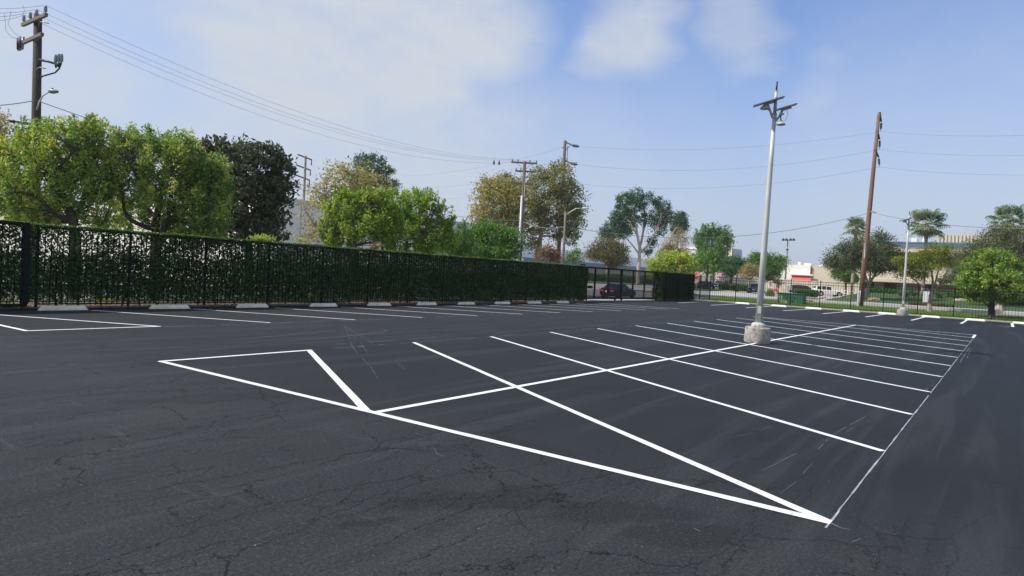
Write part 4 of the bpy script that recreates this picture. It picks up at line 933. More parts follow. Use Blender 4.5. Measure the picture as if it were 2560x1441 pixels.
D = 42.0; b = onT(1152, 760, D)
tree('young_tree', 'loose small green tree leaning on the rounded dense bush, thin shoots on top', 'tree', b,
     [rooted(b, limb(D, [(1150, 670, .08), (1155, 620, .06), (1160, 575, .03), (1158, 545, .01)])), limb(D, [(1152, 640, .05), (1135, 600, .03, .2)])],
     px_blobs(D, [(1150, 600, 32, 34), (1130, 625, 34, 22, -.3), (1172, 620, 26, 26, .3), (1158, 562, 14, 20)]), LEAF['plain'], .12, .055, 130, 42, M['bark_grey'], 17, spray=.3, rcl=.35, tint0=.2)
D = 52.0; b = onT(842, 760, D)
tree('sycamore_tree', 'sparse yellowing tree with bare grey twigs, in front of the far grey-green crown', 'tree', b,
     [rooted(b, limb(D, [(842, 650, .22), (842, 600, .19), (850, 540, .14), (868, 490, .10), (880, 440, .06)])), limb(D, [(850, 545, .11), (895, 490, .08, .5), (900, 430, .05, .7)]), limb(D, [(846, 570, .11), (800, 575, .08, -.4), (775, 545, .06, -.6), (758, 520, .03, -.7)]), limb(D, [(850, 540, .09), (815, 500, .06, -.5), (810, 450, .04, -.6)]), limb(D, [(868, 490, .07), (930, 460, .05, .4), (950, 440, .03, .5)])],
     px_blobs(D, [(825, 480, 48, 45), (885, 450, 60, 38, -.6), (940, 470, 42, 42, .4), (850, 430, 36, 20), (790, 510, 32, 30, .4), (960, 510, 24, 40), (800, 580, 26, 20, -.3), (770, 545, 18, 26, .3), (880, 500, 60, 34, .8), (775, 595, 24, 12)]),
     LEAF['sycamore'], .20, .15, 230, 20, M['bark_tan'], 18, 'yellowing trees along the street', rcl=.75, tintspread=.35, twigs=1.0, twig_r=.03, rmin=.2)
D = 66.0; b = onT(1262, 760, D)
tree('sycamore_tree', 'golden yellow tree behind the wooden double-crossarm pole', 'tree', b,
     [rooted(b, limb(D, [(1262, 660, .22), (1262, 600, .18), (1255, 540, .12), (1250, 490, .06)])), limb(D, [(1260, 580, .12), (1220, 520, .08, -.4), (1205, 480, .04, -.5)]), limb(D, [(1260, 575, .12), (1300, 520, .08, .4), (1315, 470, .04, .6)])],
     px_blobs(D, [(1210, 510, 36, 52), (1255, 500, 50, 52, -.8), (1300, 510, 40, 62, .3), (1225, 460, 28, 22), (1270, 465, 35, 24), (1205, 550, 30, 30, .4), (1260, 560, 60, 36, .2)]),
     LEAF['sycamore'], .20, .15, 430, 26, M['bark_tan'], 19, 'yellowing trees along the street', rcl=.55, tintspread=.4, twigs=.6, twig_r=.03)
D = 68.0; b = onT(1345, 760, D)
tree('sycamore_tree', 'tallest olive green tree with a visible grey trunk, wrapped round the brown wooden pole', 'tree', b,
     [rooted(b, limb(D, [(1345, 650, .28), (1350, 600, .24), (1358, 560, .2), (1372, 500, .13), (1388, 440, .06)])), limb(D, [(1352, 580, .14), (1345, 530, .10, -.4), (1330, 480, .05, -.6)]), limb(D, [(1358, 560, .13), (1400, 530, .09, .4), (1430, 490, .05, .6)]), limb(D, [(1352, 590, .11), (1410, 590, .08, .6), (1440, 570, .04, .8)])],
     px_blobs(D, [(1345, 480, 42, 50), (1395, 450, 40, 48, -.8), (1425, 500, 38, 55, .4), (1385, 520, 58, 45, -.4), (1430, 560, 34, 36), (1340, 550, 36, 40, .4), (1400, 415, 22, 16), (1415, 595, 32, 22), (1395, 570, 40, 30, .8), (1450, 520, 18, 22), (1350, 440, 30, 22), (1330, 600, 26, 30, -.8)]),
     LEAF['sycamore_green'], .20, .15, 620, 26, M['bark_tan'], 20, 'yellowing trees along the street', rcl=.52, tintspread=.4, twigs=.6, twig_r=.03)
D = 48.0; b = onT(1375, 760, D)
tree('young_tree', 'small reddish autumn tree just over the hedge between the poles', 'tree', b,
     [rooted(b, limb(D, [(1375, 670, .06), (1376, 650, .05), (1378, 625, .02)]))], px_blobs(D, [(1372, 628, 24, 18), (1385, 640, 20, 14), (1352, 640, 14, 10)]), LEAF['rusty'], .13, .08, 60, 26, M['bark_grey'], 21, rcl=.35, tint0=.35)
b = onT(1436, 760, D)
tree('young_tree', 'thin pale green sapling behind the end of the long hedge', 'tree', b,
     [rooted(b, limb(D, [(1432, 670, .05), (1434, 645, .035), (1428, 622, .01)])), limb(D, [(1434, 655, .03), (1446, 640, .01)])], px_blobs(D, [(1432, 635, 17, 16), (1444, 646, 15, 9), (1424, 650, 10, 8)]), LEAF['plain'], .12, .07, 40, 24, M['bark_grey'], 22, rcl=.3, tint0=.35)
D = 44.0; b = onT(-4, 760, D)
tree('street_tree', 'brownish yellow tree top at the frame edge under the low cable', 'tree', b,
     [rooted(b, limb(D, [(-6, 640, .2), (-8, 500, .16), (-4, 380, .1), (0, 320, .04)]))], px_blobs(D, [(-5, 325, 26, 38), (-40, 360, 45, 60), (-10, 290, 14, 14)]), LEAF['sycamore'], .17, .12, 120, 26, M['bark_tan'], 23, 'yellowing trees along the street', rcl=.6, tint0=.1)
D = 34.0; b = onT(60, 760, D)
tree('street_tree', 'low golden backlit tree seen under the bright green crown', 'tree', b,
     [rooted(b, limb(D, [(60, 650, .12), (62, 570, .1), (70, 510, .05)])), limb(D, [(62, 570, .07), (110, 530, .03)])], px_blobs(D, [(55, 535, 50, 32), (115, 530, 36, 28), (85, 500, 40, 22), (300, 560, 24, 16), (225, 560, 30, 16)]), LEAF['lime'], .14, .08, 130, 34, M['bark'], 24, rcl=.5, tint0=.3)
D = 125.0; b = onT(925, 700, D)
tree('gum_tree', 'far grey-green billowing tree rising over the sparse yellowing tree', 'tree', b,
     [rooted(b, limb(D, [(930, 640, .5), (935, 560, .4), (930, 480, .25), (925, 420, .1)]))],
     px_blobs(D, [(905, 405, 26, 20), (940, 405, 24, 20), (920, 440, 40, 30, -2), (962, 435, 24, 28, 1), (950, 475, 30, 30), (985, 465, 14, 18), (905, 470, 30, 36, 1), (945, 520, 34, 26)]),
     LEAF['euc'], .42, .18, 480, 30, M['bark_pale'], 25, 'gum trees far off', rcl=.65, tintspread=.45, twigs=.2, droop=.3, rmin=.5)
D = 150.0; b = onT(1265, 700, D)
tree('gum_tree', 'distant blue-green crown peeping over the golden yellow tree', 'tree', b,
     [rooted(b, limb(D, [(1268, 640, .4), (1268, 500, .25), (1268, 450, .1)]))], px_blobs(D, [(1262, 452, 20, 14), (1280, 462, 24, 18), (1268, 438, 7, 7), (1258, 480, 28, 18)]), LEAF['euc'], .6, .25, 90, 34, M['bark_pale'], 26, 'gum trees far off', rcl=1.3, twigs=.1, droop=.3)
# ---------------------------------------------------------------- trees across the street
D = 135.0; b = onT(1596, 702, D); S = 1.0
tree('gum_tree', 'tall tree with bare pinkish forked trunks and deep green tufts', 'tree', b,
     [rooted(b, limb(D, [(1596, 690, .42), (1598, 660, .37), (1600, 622, .30)])),
      limb(D, [(1600, 625, .32), (1594, 590, .25, -.5), (1586, 545, .2, -.6), (1580, 515, .12, -.8)]), limb(D, [(1599, 622, .3), (1608, 580, .22, .6), (1612, 535, .16, .8), (1606, 515, .08, 1)]),
      limb(D, [(1600, 632, .28), (1625, 608, .2, -.6), (1638, 580, .16, -.8), (1645, 562, .1, -1), (1652, 540, .06, -1.2)]), limb(D, [(1606, 590, .15), (1618, 545, .1, 1)]), limb(D, [(1594, 592, .15), (1575, 555, .1, -1.6)]), limb(D, [(1597, 635, .2), (1580, 612, .14, .9), (1560, 588, .08, 1.5), (1556, 565, .05, 1.6)]), limb(D, [(1640, 566, .08), (1655, 560, .05)])],
     px_blobs(D, [(1558, 500, 18, 16), (1577, 488, 14, 14), (1594, 490, 14, 22), (1622, 492, 15, 15), (1548, 530, 16, 22), (1538, 552, 14, 22), (1575, 520, 20, 16), (1605, 512, 14, 12), (1645, 505, 14, 14), (1660, 520, 18, 16), (1672, 508, 10, 10), (1640, 535, 14, 24), (1668, 545, 18, 20), (1640, 560, 16, 14), (1560, 575, 18, 20), (1585, 548, 16, 20), (1632, 600, 12, 14), (1652, 575, 14, 14), (1544, 580, 14, 14), (1620, 625, 12, 8), (1565, 540, 18, 22), (1612, 545, 12, 14)]),
     LEAF['euc_dark'], .42, .17, 560, 26, M['bark_pale'], 31, 'gum trees far off', rcl=.62, tintspread=.45, twigs=.3, droop=.5, rmin=.35)
D = 150.0; b = onT(1690, 702, D)
tree('gum_tree', 'grey-green tree crown half behind the pink-trunked tall tree', 'tree', b,
     [rooted(b, limb(D, [(1690, 690, .4), (1692, 620, .3), (1698, 560, .12)])), limb(D, [(1690, 650, .2), (1665, 600, .1)])], px_blobs(D, [(1700, 545, 16, 16), (1706, 562, 12, 14), (1692, 570, 14, 16)]), LEAF['euc'], .45, .18, 180, 28, M['bark_pale'], 32, 'gum trees far off', rcl=.7, droop=.4)
D = 155.0; b = onT(1517, 702, D)
tree('gum_tree', 'small rounded grey-green crown behind the umbrella-shaped rusty tree', 'tree', b,
     [rooted(b, limb(D, [(1517, 690, .3), (1518, 630, .22), (1516, 580, .08)]))], px_blobs(D, [(1518, 575, 18, 18), (1510, 582, 10, 12), (1526, 590, 12, 12)]), LEAF['euc'], .45, .18, 90, 28, M['bark_pale'], 58, 'gum trees far off', rcl=.7, droop=.4)
D = 118.0; b = onT(1672, 702, D)
tree('willowy_tree', 'thin see-through pale green tree over the yellow-green round tree', 'tree', b,
     [rooted(b, limb(D, [(1660, 690, .3), (1662, 650, .25), (1675, 600, .16), (1690, 570, .06)])), limb(D, [(1664, 640, .16), (1700, 595, .08), (1715, 580, .04)])], px_blobs(D, [(1695, 585, 22, 18), (1712, 600, 12, 20), (1662, 612, 12, 14), (1680, 600, 16, 14)]), LEAF['sycamore_green'], .35, .08, 90, 22, M['bark_pale'], 33, rcl=1.0, droop=1.0, tint0=.25)
D = 104.0; b = G(1521, 706)
tree('crape_tree', 'small umbrella-shaped rusty green tree seen through and above the sliding gate', 'tree', b,
     [rooted(b, limb(D, [(1521, 690, .2), (1522, 672, .17), (1530, 650, .10), (1540, 630, .04)])), limb(D, [(1522, 672, .11), (1508, 650, .07, -.5), (1495, 630, .03, -.6)]), limb(D, [(1522, 676, .1), (1524, 645, .06, .5), (1522, 620, .03, .6)]), limb(D, [(1540, 668, .05), (1545, 645, .04)])],
     px_blobs(D, [(1520, 612, 38, 18), (1495, 632, 28, 18, -.6), (1545, 634, 28, 22, .4), (1555, 650, 18, 12), (1520, 635, 38, 20, -1), (1478, 640, 14, 10), (1530, 660, 24, 10)]), LEAF['rusty'], .26, .13, 330, 34, M['bark_grey'], 34, rcl=.75, twigs=.5, tintspread=.4)
D = 76.0; b = onT(1690, 745, D)
tree('yellow_green_tree', 'rounded yellow-green tree behind the short hedge block and stop sign', 'tree', b,
     [rooted(b, limb(D, [(1690, 725, .16), (1690, 695, .13), (1685, 665, .07)])), limb(D, [(1690, 695, .08), (1720, 665, .04)]), limb(D, [(1690, 695, .08), (1650, 665, .04)])],
     px_blobs(D, [(1660, 660, 40, 26), (1700, 658, 42, 24, -.4), (1690, 645, 40, 20), (1715, 675, 28, 20, .3), (1640, 672, 24, 18)]), LEAF['lime'], .26, .15, 320, 22, M['bark_grey'], 35, rcl=.42, tintspread=.4, tint0=.18, rmin=.45)
D = 90.0; b = onT(1680, 725, D)
tree('red_tipped_tree', 'reddish-tipped tree top showing over the rounded yellow-green tree', 'tree', b,
     [rooted(b, limb(D, [(1680, 710, .15), (1680, 660, .11), (1682, 625, .04)]))], px_blobs(D, [(1672, 626, 14, 14), (1692, 632, 14, 12), (1710, 628, 12, 10), (1655, 634, 10, 8)]), LEAF['rusty'], .2, .12, 80, 26, M['bark_grey'], 36, rcl=.5, tint0=.3)
D = 145.0; b = onT(1782, 710, D)
tree('upswept_tree', 'tall green tree with upswept plume-like boughs near the far glass tower', 'tree', b,
     [rooted(b, limb(D, [(1782, 700, .4), (1782, 650, .32), (1780, 590, .12)])), limb(D, [(1782, 655, .2), (1815, 600, .08)]), limb(D, [(1782, 655, .2), (1750, 600, .08)])],
     px_blobs(D, [(1748, 595, 14, 22), (1765, 588, 14, 24), (1786, 582, 14, 22), (1808, 588, 14, 22), (1822, 600, 10, 18), (1782, 615, 44, 24, -2), (1775, 635, 36, 16), (1800, 632, 26, 18)]), LEAF['plain'], .42, .2, 280, 36, M['bark_grey'], 37, spray=1.6, rcl=1.1, tint0=.1, rmin=.3)
D = 105.0; b = G(1767, 722)
tree('street_tree', 'mid green tree on the grass island over the dark hatchback', 'tree', b,
     [rooted(b, limb(D, [(1767, 705, .22), (1768, 685, .18), (1772, 655, .08)])), limb(D, [(1768, 688, .1), (1745, 660, .05)]), limb(D, [(1768, 688, .1), (1790, 660, .05)])],
     px_blobs(D, [(1750, 650, 24, 22), (1775, 642, 24, 22), (1765, 665, 36, 20, -.8), (1790, 660, 14, 18), (1738, 668, 16, 14)]), LEAF['plain'], .25, .13, 240, 36, M['bark_grey'], 38, 'green trees round the car park', spray=.5, rcl=.65, tint0=.28)
D = 108.0; b = G(1828, 723)
tree('street_tree', 'dark green tree with a flat rounded crown beside the dark off-roader', 'tree', b,
     [rooted(b, limb(D, [(1828, 708, .24), (1829, 692, .2), (1832, 670, .1)])), limb(D, [(1829, 694, .13), (1808, 672, .06)]), limb(D, [(1829, 694, .13), (1856, 672, .06)])],
     px_blobs(D, [(1832, 656, 28, 13), (1815, 668, 20, 14), (1848, 668, 18, 16), (1830, 676, 30, 12, -.8)]), LEAF['euc_dark'], .25, .13, 240, 40, M['bark_grey'], 39, 'green trees round the car park', rcl=.6, tint0=.1, rmin=.5)
D = 112.0; b = G(1900, 722)
tree('street_tree', 'big rounded dark green tree behind the concrete-based lamp post', 'tree', b,
     [rooted(b, limb(D, [(1902, 715, .24), (1904, 700, .2), (1912, 670, .12)])), limb(D, [(1904, 700, .14), (1940, 675, .07)]), limb(D, [(1904, 700, .12), (1880, 675, .06)])],
     px_blobs(D, [(1888, 655, 24, 20), (1912, 648, 30, 18, -.8), (1940, 660, 26, 20), (1915, 672, 40, 20, -.8), (1925, 690, 26, 12)]), LEAF['plain'], .26, .13, 330, 40, M['bark_grey'], 40, 'green trees round the car park', rcl=.65, tint0=.08, rmin=.5)
D = 98.0; b = G(1873, 730)
tree('street_tree', 'small sparse yellowing tree in front of the big rounded dark tree', 'tree', b,
     [rooted(b, limb(D, [(1873, 715, .17), (1875, 700, .14), (1885, 690, .07), (1895, 680, .03)])), limb(D, [(1875, 702, .1), (1858, 690, .05)]), limb(D, [(1875, 700, .08), (1873, 680, .04)])],
     px_blobs(D, [(1866, 682, 20, 13), (1888, 680, 16, 14), (1875, 672, 18, 10)]), LEAF['sycamore_green'], .2, .12, 90, 26, M['bark_tan'], 41, 'green trees round the car park', rcl=.5, tint0=.3)
D = 84.0; b = G(1946, 744)
tree('young_tree', 'spindly dark sapling behind the green metal cabinet', 'tree', b,
     [rooted(b, limb(D, [(1946, 735, .05), (1946, 715, .04), (1944, 695, .015)]))], px_blobs(D, [(1945, 700, 8, 9), (1940, 706, 8, 6), (1948, 712, 5, 8)]), LEAF['rusty'], .15, .1, 26, 16, M['bark'], 42, rcl=.3)
D = 112.0; b = onT(2112, 735, D)
tree('street_tree', 'compact green tree hanging over the cream plank fence', 'tree', b,
     [rooted(b, limb(D, [(2114, 728, .2), (2114, 712, .16), (2112, 690, .07)]))], px_blobs(D, [(2098, 688, 18, 12), (2120, 692, 24, 14), (2112, 680, 20, 10), (2130, 700, 14, 8)]), LEAF['plain'], .24, .13, 170, 36, M['bark_grey'], 43, 'green trees round the car park', rcl=.55, tint0=.15, rmin=.5)
D = 84.0; b = G(2172, 750)
tree('dusky_tree', 'wide dusky purple-green tree with pale splayed limbs behind the tall brown pole', 'tree', b,
     [rooted(b, limb(D, [(2168, 740, .26), (2172, 715, .2), (2185, 690, .14), (2200, 668, .08)])), limb(D, [(2172, 716, .16), (2160, 680, .11, .5), (2140, 650, .06, .6)]), limb(D, [(2173, 710, .13), (2178, 670, .09, -.5), (2185, 640, .05, -.6)]), limb(D, [(2182, 695, .1), (2215, 675, .07, .4), (2240, 665, .03, .5)]), limb(D, [(2160, 690, .08), (2120, 665, .04, .5)])],
     px_blobs(D, [(2110, 640, 42, 28), (2150, 620, 48, 28, -.6), (2200, 615, 46, 26, .3), (2225, 645, 36, 26, -.3), (2170, 655, 60, 26, -.8), (2105, 665, 36, 14), (2205, 670, 36, 14, .4), (2240, 662, 22, 14), (2205, 590, 24, 10), (2250, 685, 12, 8), (2075, 655, 14, 16)]),
     LEAF['purple'], .24, .11, 520, 40, M['bark_tan'], 44, 'dusky trees before the office', rcl=.7, tintspread=.4, twigs=.5, rmin=.4)
D = 78.0; b = G(2496, 785)
tree('dusky_tree', 'dusky grey-green tree with a pale buttressed trunk behind the round lime tree', 'tree', b,
     [rooted(b, limb(D, [(2498, 770, .42), (2498, 745, .26), (2502, 710, .2), (2510, 660, .12)])), limb(D, [(2500, 715, .14), (2455, 660, .08, .4), (2430, 630, .04, .6)]), limb(D, [(2502, 700, .14), (2550, 650, .08, -.4)]), limb(D, [(2490, 782, .14), (2494, 765, .16), (2497, 745, .15)]), limb(D, [(2508, 782, .13), (2503, 765, .16), (2499, 745, .15)])],
     px_blobs(D, [(2440, 630, 42, 26), (2490, 610, 48, 34, -.5), (2540, 610, 42, 45, .3), (2420, 660, 34, 26), (2480, 650, 60, 28, -.8), (2580, 640, 40, 40), (2515, 580, 34, 16), (2405, 690, 22, 14)]),
     LEAF['purple'], .24, .11, 470, 40, M['bark_pale'], 45, 'dusky trees before the office', rcl=.75, tintspread=.4, twigs=.5, rmin=.4, tint0=.12)
D = 62.0; b = G(2322, 783)
tree('golden_rain_tree', 'open-branched tree with bright yellow flower sprays beside the grey utility cabinet', 'tree', b,
     [rooted(b, limb(D, [(2323, 765, .19), (2326, 745, .17), (2330, 728, .16)])), limb(D, [(2330, 730, .13), (2332, 700, .09), (2328, 670, .06), (2325, 630, .03)]), limb(D, [(2330, 732, .11), (2355, 705, .08, -.3), (2372, 670, .05, -.4)]), limb(D, [(2330, 730, .10), (2305, 715, .07, .4), (2280, 695, .05, .5), (2262, 670, .03, .6)]), limb(D, [(2336, 715, .08), (2345, 680, .06, .5), (2350, 640, .03, .6)]), limb(D, [(2348, 712, .06), (2375, 705, .04, .4)])],
     px_blobs(D, [(2320, 640, 38, 14), (2350, 622, 30, 14, .4), (2290, 650, 26, 12), (2260, 652, 28, 8, -.3), (2310, 668, 42, 11, -.5), (2365, 660, 32, 14, .3), (2290, 688, 30, 9, .4), (2365, 702, 22, 9), (2275, 672, 26, 8), (2330, 652, 44, 10, .8)]),
     LEAF['golden'], .17, .085, 330, 28, M['bark_tan'], 46, rcl=.45, tintspread=.72, twigs=.8, rmin=.2, tmax=.98)
D = 54.0; b = G(2477, 801)
b.z = .03
tree('round_lime_tree', 'round lime green tree standing at the thin picket fence', 'tree', b,
     [rooted(b, limb(D, [(2477, 785, .16), (2476, 750, .14), (2470, 715, .09), (2455, 680, .05)])), limb(D, [(2477, 760, .12), (2490, 720, .08, .4), (2510, 690, .04, .5)]), rooted(b, limb(D, [(2484, 785, .09), (2484, 755, .08), (2500, 730, .05)])), limb(D, [(2474, 770, .07), (2450, 745, .04)])],
     px_blobs(D, [(2475, 665, 58, 40), (2440, 690, 42, 40, -.5), (2515, 680, 50, 42, .3), (2430, 715, 34, 26), (2480, 705, 70, 36, -.9), (2540, 705, 34, 40), (2480, 640, 40, 18), (2445, 740, 32, 18), (2510, 740, 34, 16, -.3)]),
     LEAF['roundlime'], .19, .115, 640, 30, M['bark'], 47, rcl=.27, tintspread=.6, tint0=.0, rmin=.62, twigs=.3, upb=-.15)

# ---------------------------------------------------------------- fan palms
def palm(px, base_py, top_px, top_py, D, R_fr, label, seed, dead=.5, tr=.22, hid=None):
    rg = random.Random(seed); rn = np.random.default_rng(seed)
    top = W(top_px, top_py, D); base = Vector((top.x, top.y, T(top.x, top.y))); root = empty('fan_palm', base, 0, label, 'palm', 'fan palms by the office')
    H = top.z-base.z; tb = MB(); tb.tube([(rg.gauss(0, .02), rg.gauss(0, .02), -.1+H*i/10) for i in range(11)], [tr*(1.5 if i == 0 else 1.05-.25*i/10) for i in range(11)], 10, jit=.06, rng=rg); tb.build('trunk', M['bark_tan'], root)
    def fans(n, el0, el1, name, mat, rad, t0, t1, hang, pr=(.50, .85), fr_=(.52, .70)):
        Cs = []; Ds = []; Ns = []; Ls = []; Ws = []; Ts = []; pb = MB()
        for i in range(n):
            az = i*2.39996+rg.uniform(-.3, .3); el = el0+(el1-el0)*(i+.5)/n+rg.uniform(-.12, .12)
            d = np.array([math.cos(el)*math.cos(az), math.cos(el)*math.sin(az), math.sin(el)]); pet = rad*rg.uniform(*pr)
            o = np.array([0, 0, H]); hub = o+d*pet+np.array([0, 0, -.10*rad*math.cos(el)])
            pb.tube([o, o+d*pet*.5+np.array([0, 0, .03]), hub], [.03, .022, .016], 4, cap=False)
            side = np.array([-math.sin(az), math.cos(az), 0]); nrm = np.cross(d, side); tt = rg.uniform(t0, t1); fr = rad*rg.uniform(*fr_)
            for k in range(19):
                a = (k-9)/9*1.9; v = d*math.cos(a)+side*math.sin(a)+nrm*.12*math.cos(a); v = v/np.linalg.norm(v)
                p0 = hub; dv = v
                for sg in range(3):                      # three pieces, each hanging more
                    ln = fr*(.46, .36, .30)[sg]; Cs.append(p0+dv*ln*.5); Ds.append(dv); Ns.append(nrm+side*((k % 2)-.5)*.6); Ls.append(ln*1.25); Ws.append(fr*(.17, .13, .06)[sg]); Ts.append(tt+rg.uniform(-.12, .12))
                    p0 = p0+dv*ln; dv = dv*(1-.30*hang*(sg+1)/2)+np.array([0, 0, -hang*.42*(sg+1)]); dv = dv/np.linalg.norm(dv)
        leaf_obj(name, mat, np.array(Cs), np.array(Ds), np.array(Ns), np.array(Ls), np.array(Ws), np.array(Ts), root)
        pb.build('petiole', M['bark_tan'], root)
    fans(24, 1.40, -.70, 'crown', LEAF['palm'], R_fr, .0, .9, 1.0)
    nd = int(22*dead); 
    if nd: fans(nd, -.75, -1.40, 'dead_skirt', LEAF['palm_dead'], R_fr*.9, .1, .9, 1.4, (.12, .40), (.45, .7))
    return root
LEAF['palm'] = leafm('palm_fan', [(.058, .111, .046), (.111, .176, .072), (.195, .260, .111), (.325, .364, .169)], .3)
LEAF['palm_dead'] = leafm('dead_palm_fan', [(.15, .10, .06), (.24, .17, .10), (.34, .26, .16)], .2)
palm(2140, 720, 2140, 570, 108, 1.6, 'palm with a small tidy round crown, closest to the tall brown pole', 51, .5, .25)
palm(2318, 760, 2318, 562, 92, 2.15, 'palm with drooping shaggy crown over the yellow-flowered tree', 52, .9, .24)
palm(2522, 760, 2522, 556, 96, 2.4, 'big palm over the dusky grey-green tree', 53, .6, .26)

# ---------------------------------------------------------------- the clipped hedge and the short block
def hedge(name, label, x0, x1, yf, thick, z0, z1, n, seed, dens=None, group=None, stems=True, L=.085, Wd=.052):
    rg = np.random.default_rng(seed); root = empty(name, (x0, yf(x0), 0), 0, label, 'hedge', group); b0 = np.array([x0, yf(x0), 0])
    m = int(n*1.0); x = x0+(x1-x0)*rg.random(m); z = z0+(z1-z0)*rg.random(m)**.93
    s = rg.random(m); side = np.where(rg.random(m) < .42, rg.beta(1, 5, m), rg.random(m)); y = np.array([yf(v) for v in x])+thick*side
    keep = np.ones(m, bool)
    if dens: keep = rg.random(m) < dens(x, z, rg)
    x, y, z = x[keep], y[keep], z[keep]; k = len(x)
    # clipped top: a dense flat skin of leaves, sunlight put into its tint
    kt = int((x1-x0)*1050*(.35+thick)); xt = x0+(x1-x0)*rg.random(kt); yt = np.array([yf(v) for v in xt])+thick*rg.random(kt); zt = z1+rg.normal(0, .014, kt)+.012*np.sin(xt*2.3)
    C = np.stack([np.r_[x, xt], np.r_[y, yt], np.r_[z, zt]], 1); kk = len(C)
    d = rand_unit(rg, kk)+np.array([0, -.25, .2]); nn = rand_unit(rg, kk)+np.array([0, -.5, .4]); nn[k:] += np.array([0, 0, 1.5])
    tint = np.clip(rg.random(kk)**1.3*.82+.10*np.sin(C[:, 0]*1.7)*np.sin(C[:, 2]*3+C[:, 0]), 0, 1); tint[k:] = .55+.45*rg.random(kt)  # top skin gets paler tints to paint the sun on it
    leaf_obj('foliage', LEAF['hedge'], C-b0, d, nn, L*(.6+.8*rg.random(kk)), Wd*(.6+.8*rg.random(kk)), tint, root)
    if stems:
        st = MB(); rr = random.Random(seed); xx = x0+.2
        while xx < x1-.1:
            px_, py_ = xx, yf(xx)+thick*.55; p = [Vector((px_, py_, -.05))]
            for i in range(1, 6): p.append(Vector((px_+rr.gauss(0, .09), py_+rr.gauss(0, .05), z1*i/6)))
            st.tube(p, [.035, .03, .024, .018, .012, .006], 5, cap=False)
            for q in p[1:5]:
                for _ in range(2):
                    e = q+Vector((rr.uniform(-.4, .4), rr.uniform(-.15, .15), rr.uniform(.1, .5))); e.z = min(e.z, z1-.05); st.tube([q, q+(e-q)*.5+Vector((0, 0, .05)), e], [.010, .007, .004], 4, cap=False)
            xx += rr.uniform(.5, .9)
        sub_loc(st, b0); st.build('stem', M['bark'], root)
    return root
def long_density(x, z, rg):
    # thin and gappy close to the camera, closing up along the row
    base = np.interp(x, [1.5, 7, 9.5, 12, 13.5, 16, 22, 40], [.72, .74, .76, .84, .92, .95, .92, .86])
    hole = .5+.5*np.sin(x*1.9+np.sin(z*2.2)*1.3)*np.sin(z*2.6+x*.8); hole2 = .5+.5*np.sin(x*4.7+z*3.1)*np.sin(z*5.3-x*1.3)
    top = np.interp(z, [.15, .36, .65, 1.25, 1.7, 2.42], [.16, 1.2, 2.4, 2.1, .72, .60])
    return base*top*np.interp(x, [0, 12, 18, 40], [1, 1, 0, 0])*(.45+.8*hole*.7+.35*hole2)+base*top*np.interp(x, [0, 12, 18, 40], [0, 0, 1, 1])
hedge('clipped_hedge', 'long clipped dark green hedge grown through black iron pickets', 1.0, 40.1, lambda x: FY(x)-.13, .62, .14, 2.40, 260000, 61, long_density)
hedge('hedge_block', 'short clipped block of hedge between the sliding gate and the stop sign', 52.0, 59.4, lambda x: 22.95, .9, .10, 2.42, 42000, 62, None, stems=True, L=.11, Wd=.07)
b = W(640, 594, 22.7)
rg_ = np.random.default_rng(77)
def tuft(name, label, px, py, D, w, h, n, leaf, seed, tint0=.4):
    rg = np.random.default_rng(seed); c = np.array(W(px, py, D)); n_ = n
    C = rg.normal(size=(n_, 3))*np.array([w*.35, .12, h*.35]); C[:, 2] = np.abs(C[:, 2])
    o = leaf_obj(name, leaf, C, rand_unit(rg, n_)*.6+np.array([0, 0, .8]), rand_unit(rg, n_), .11, .04, tint0+.5*rg.random(n_)); o.location = c
    return tag(o, label, 'shrub')
tuft('shrub_top', 'yellow-green shoots poking above the hedge under the dark glossy tree', 657, 598, 25.5, .75, .22, 260, LEAF['lime'], 71)
tuft('shrub_top', 'orange-red shoots poking above the hedge below the several-trunked tree', 937, 622, 32, .30, .26, 260, LEAF['rusty'], 72, .6)

# fallen leaves and scraps in the planting strip
rg = np.random.default_rng(81); n = 5200
x = rg.uniform(2, 40, n); y = LOT_N+.15+1.5*rg.random(n)**1.4; C = np.stack([x, y, .04+.02*rg.random(n)], 1)
tag(leaf_obj('leaf_litter', LEAF['dry'], C, rand_unit(rg, n)*np.array([1, 1, .25]), rand_unit(rg, n)*.5+np.array([0, 0, 1]), .06*(.5+rg.random(n)), .04, rg.random(n)**1.6), kind='stuff')
# grass blades on the verge beyond the thin fence and behind the hedge
rg = np.random.default_rng(82)
def grass(x0, x1, y0, y1, n, L):
    x = rg.uniform(x0, x1, n); y = rg.uniform(y0, y1, n); z = np.array([T(a, c) for a, c in zip(x, y)])+.05+L*.4
    return np.stack([x, y, z], 1), np.full(n, L)
parts = [grass(63.3, 70.5, -4, 24, 22000, .14), grass(53, 63, 24.2, 28.5, 9000, .14), grass(2, 40, 24.4, 27.2, 16000, .09), grass(60.9, 63.3, -3, 22.5, 2600, .12)]
C = np.concatenate([p[0] for p in parts]); Ls = np.concatenate([p[1] for p in parts]); n = len(C)
tag(leaf_obj('grass', LEAF['grass'], C, rand_unit(rg, n)*.45+np.array([0, 0, 1]), rand_unit(rg, n), Ls*(.7+.6*rg.random(n)), .03, rg.random(n)), kind='stuff')
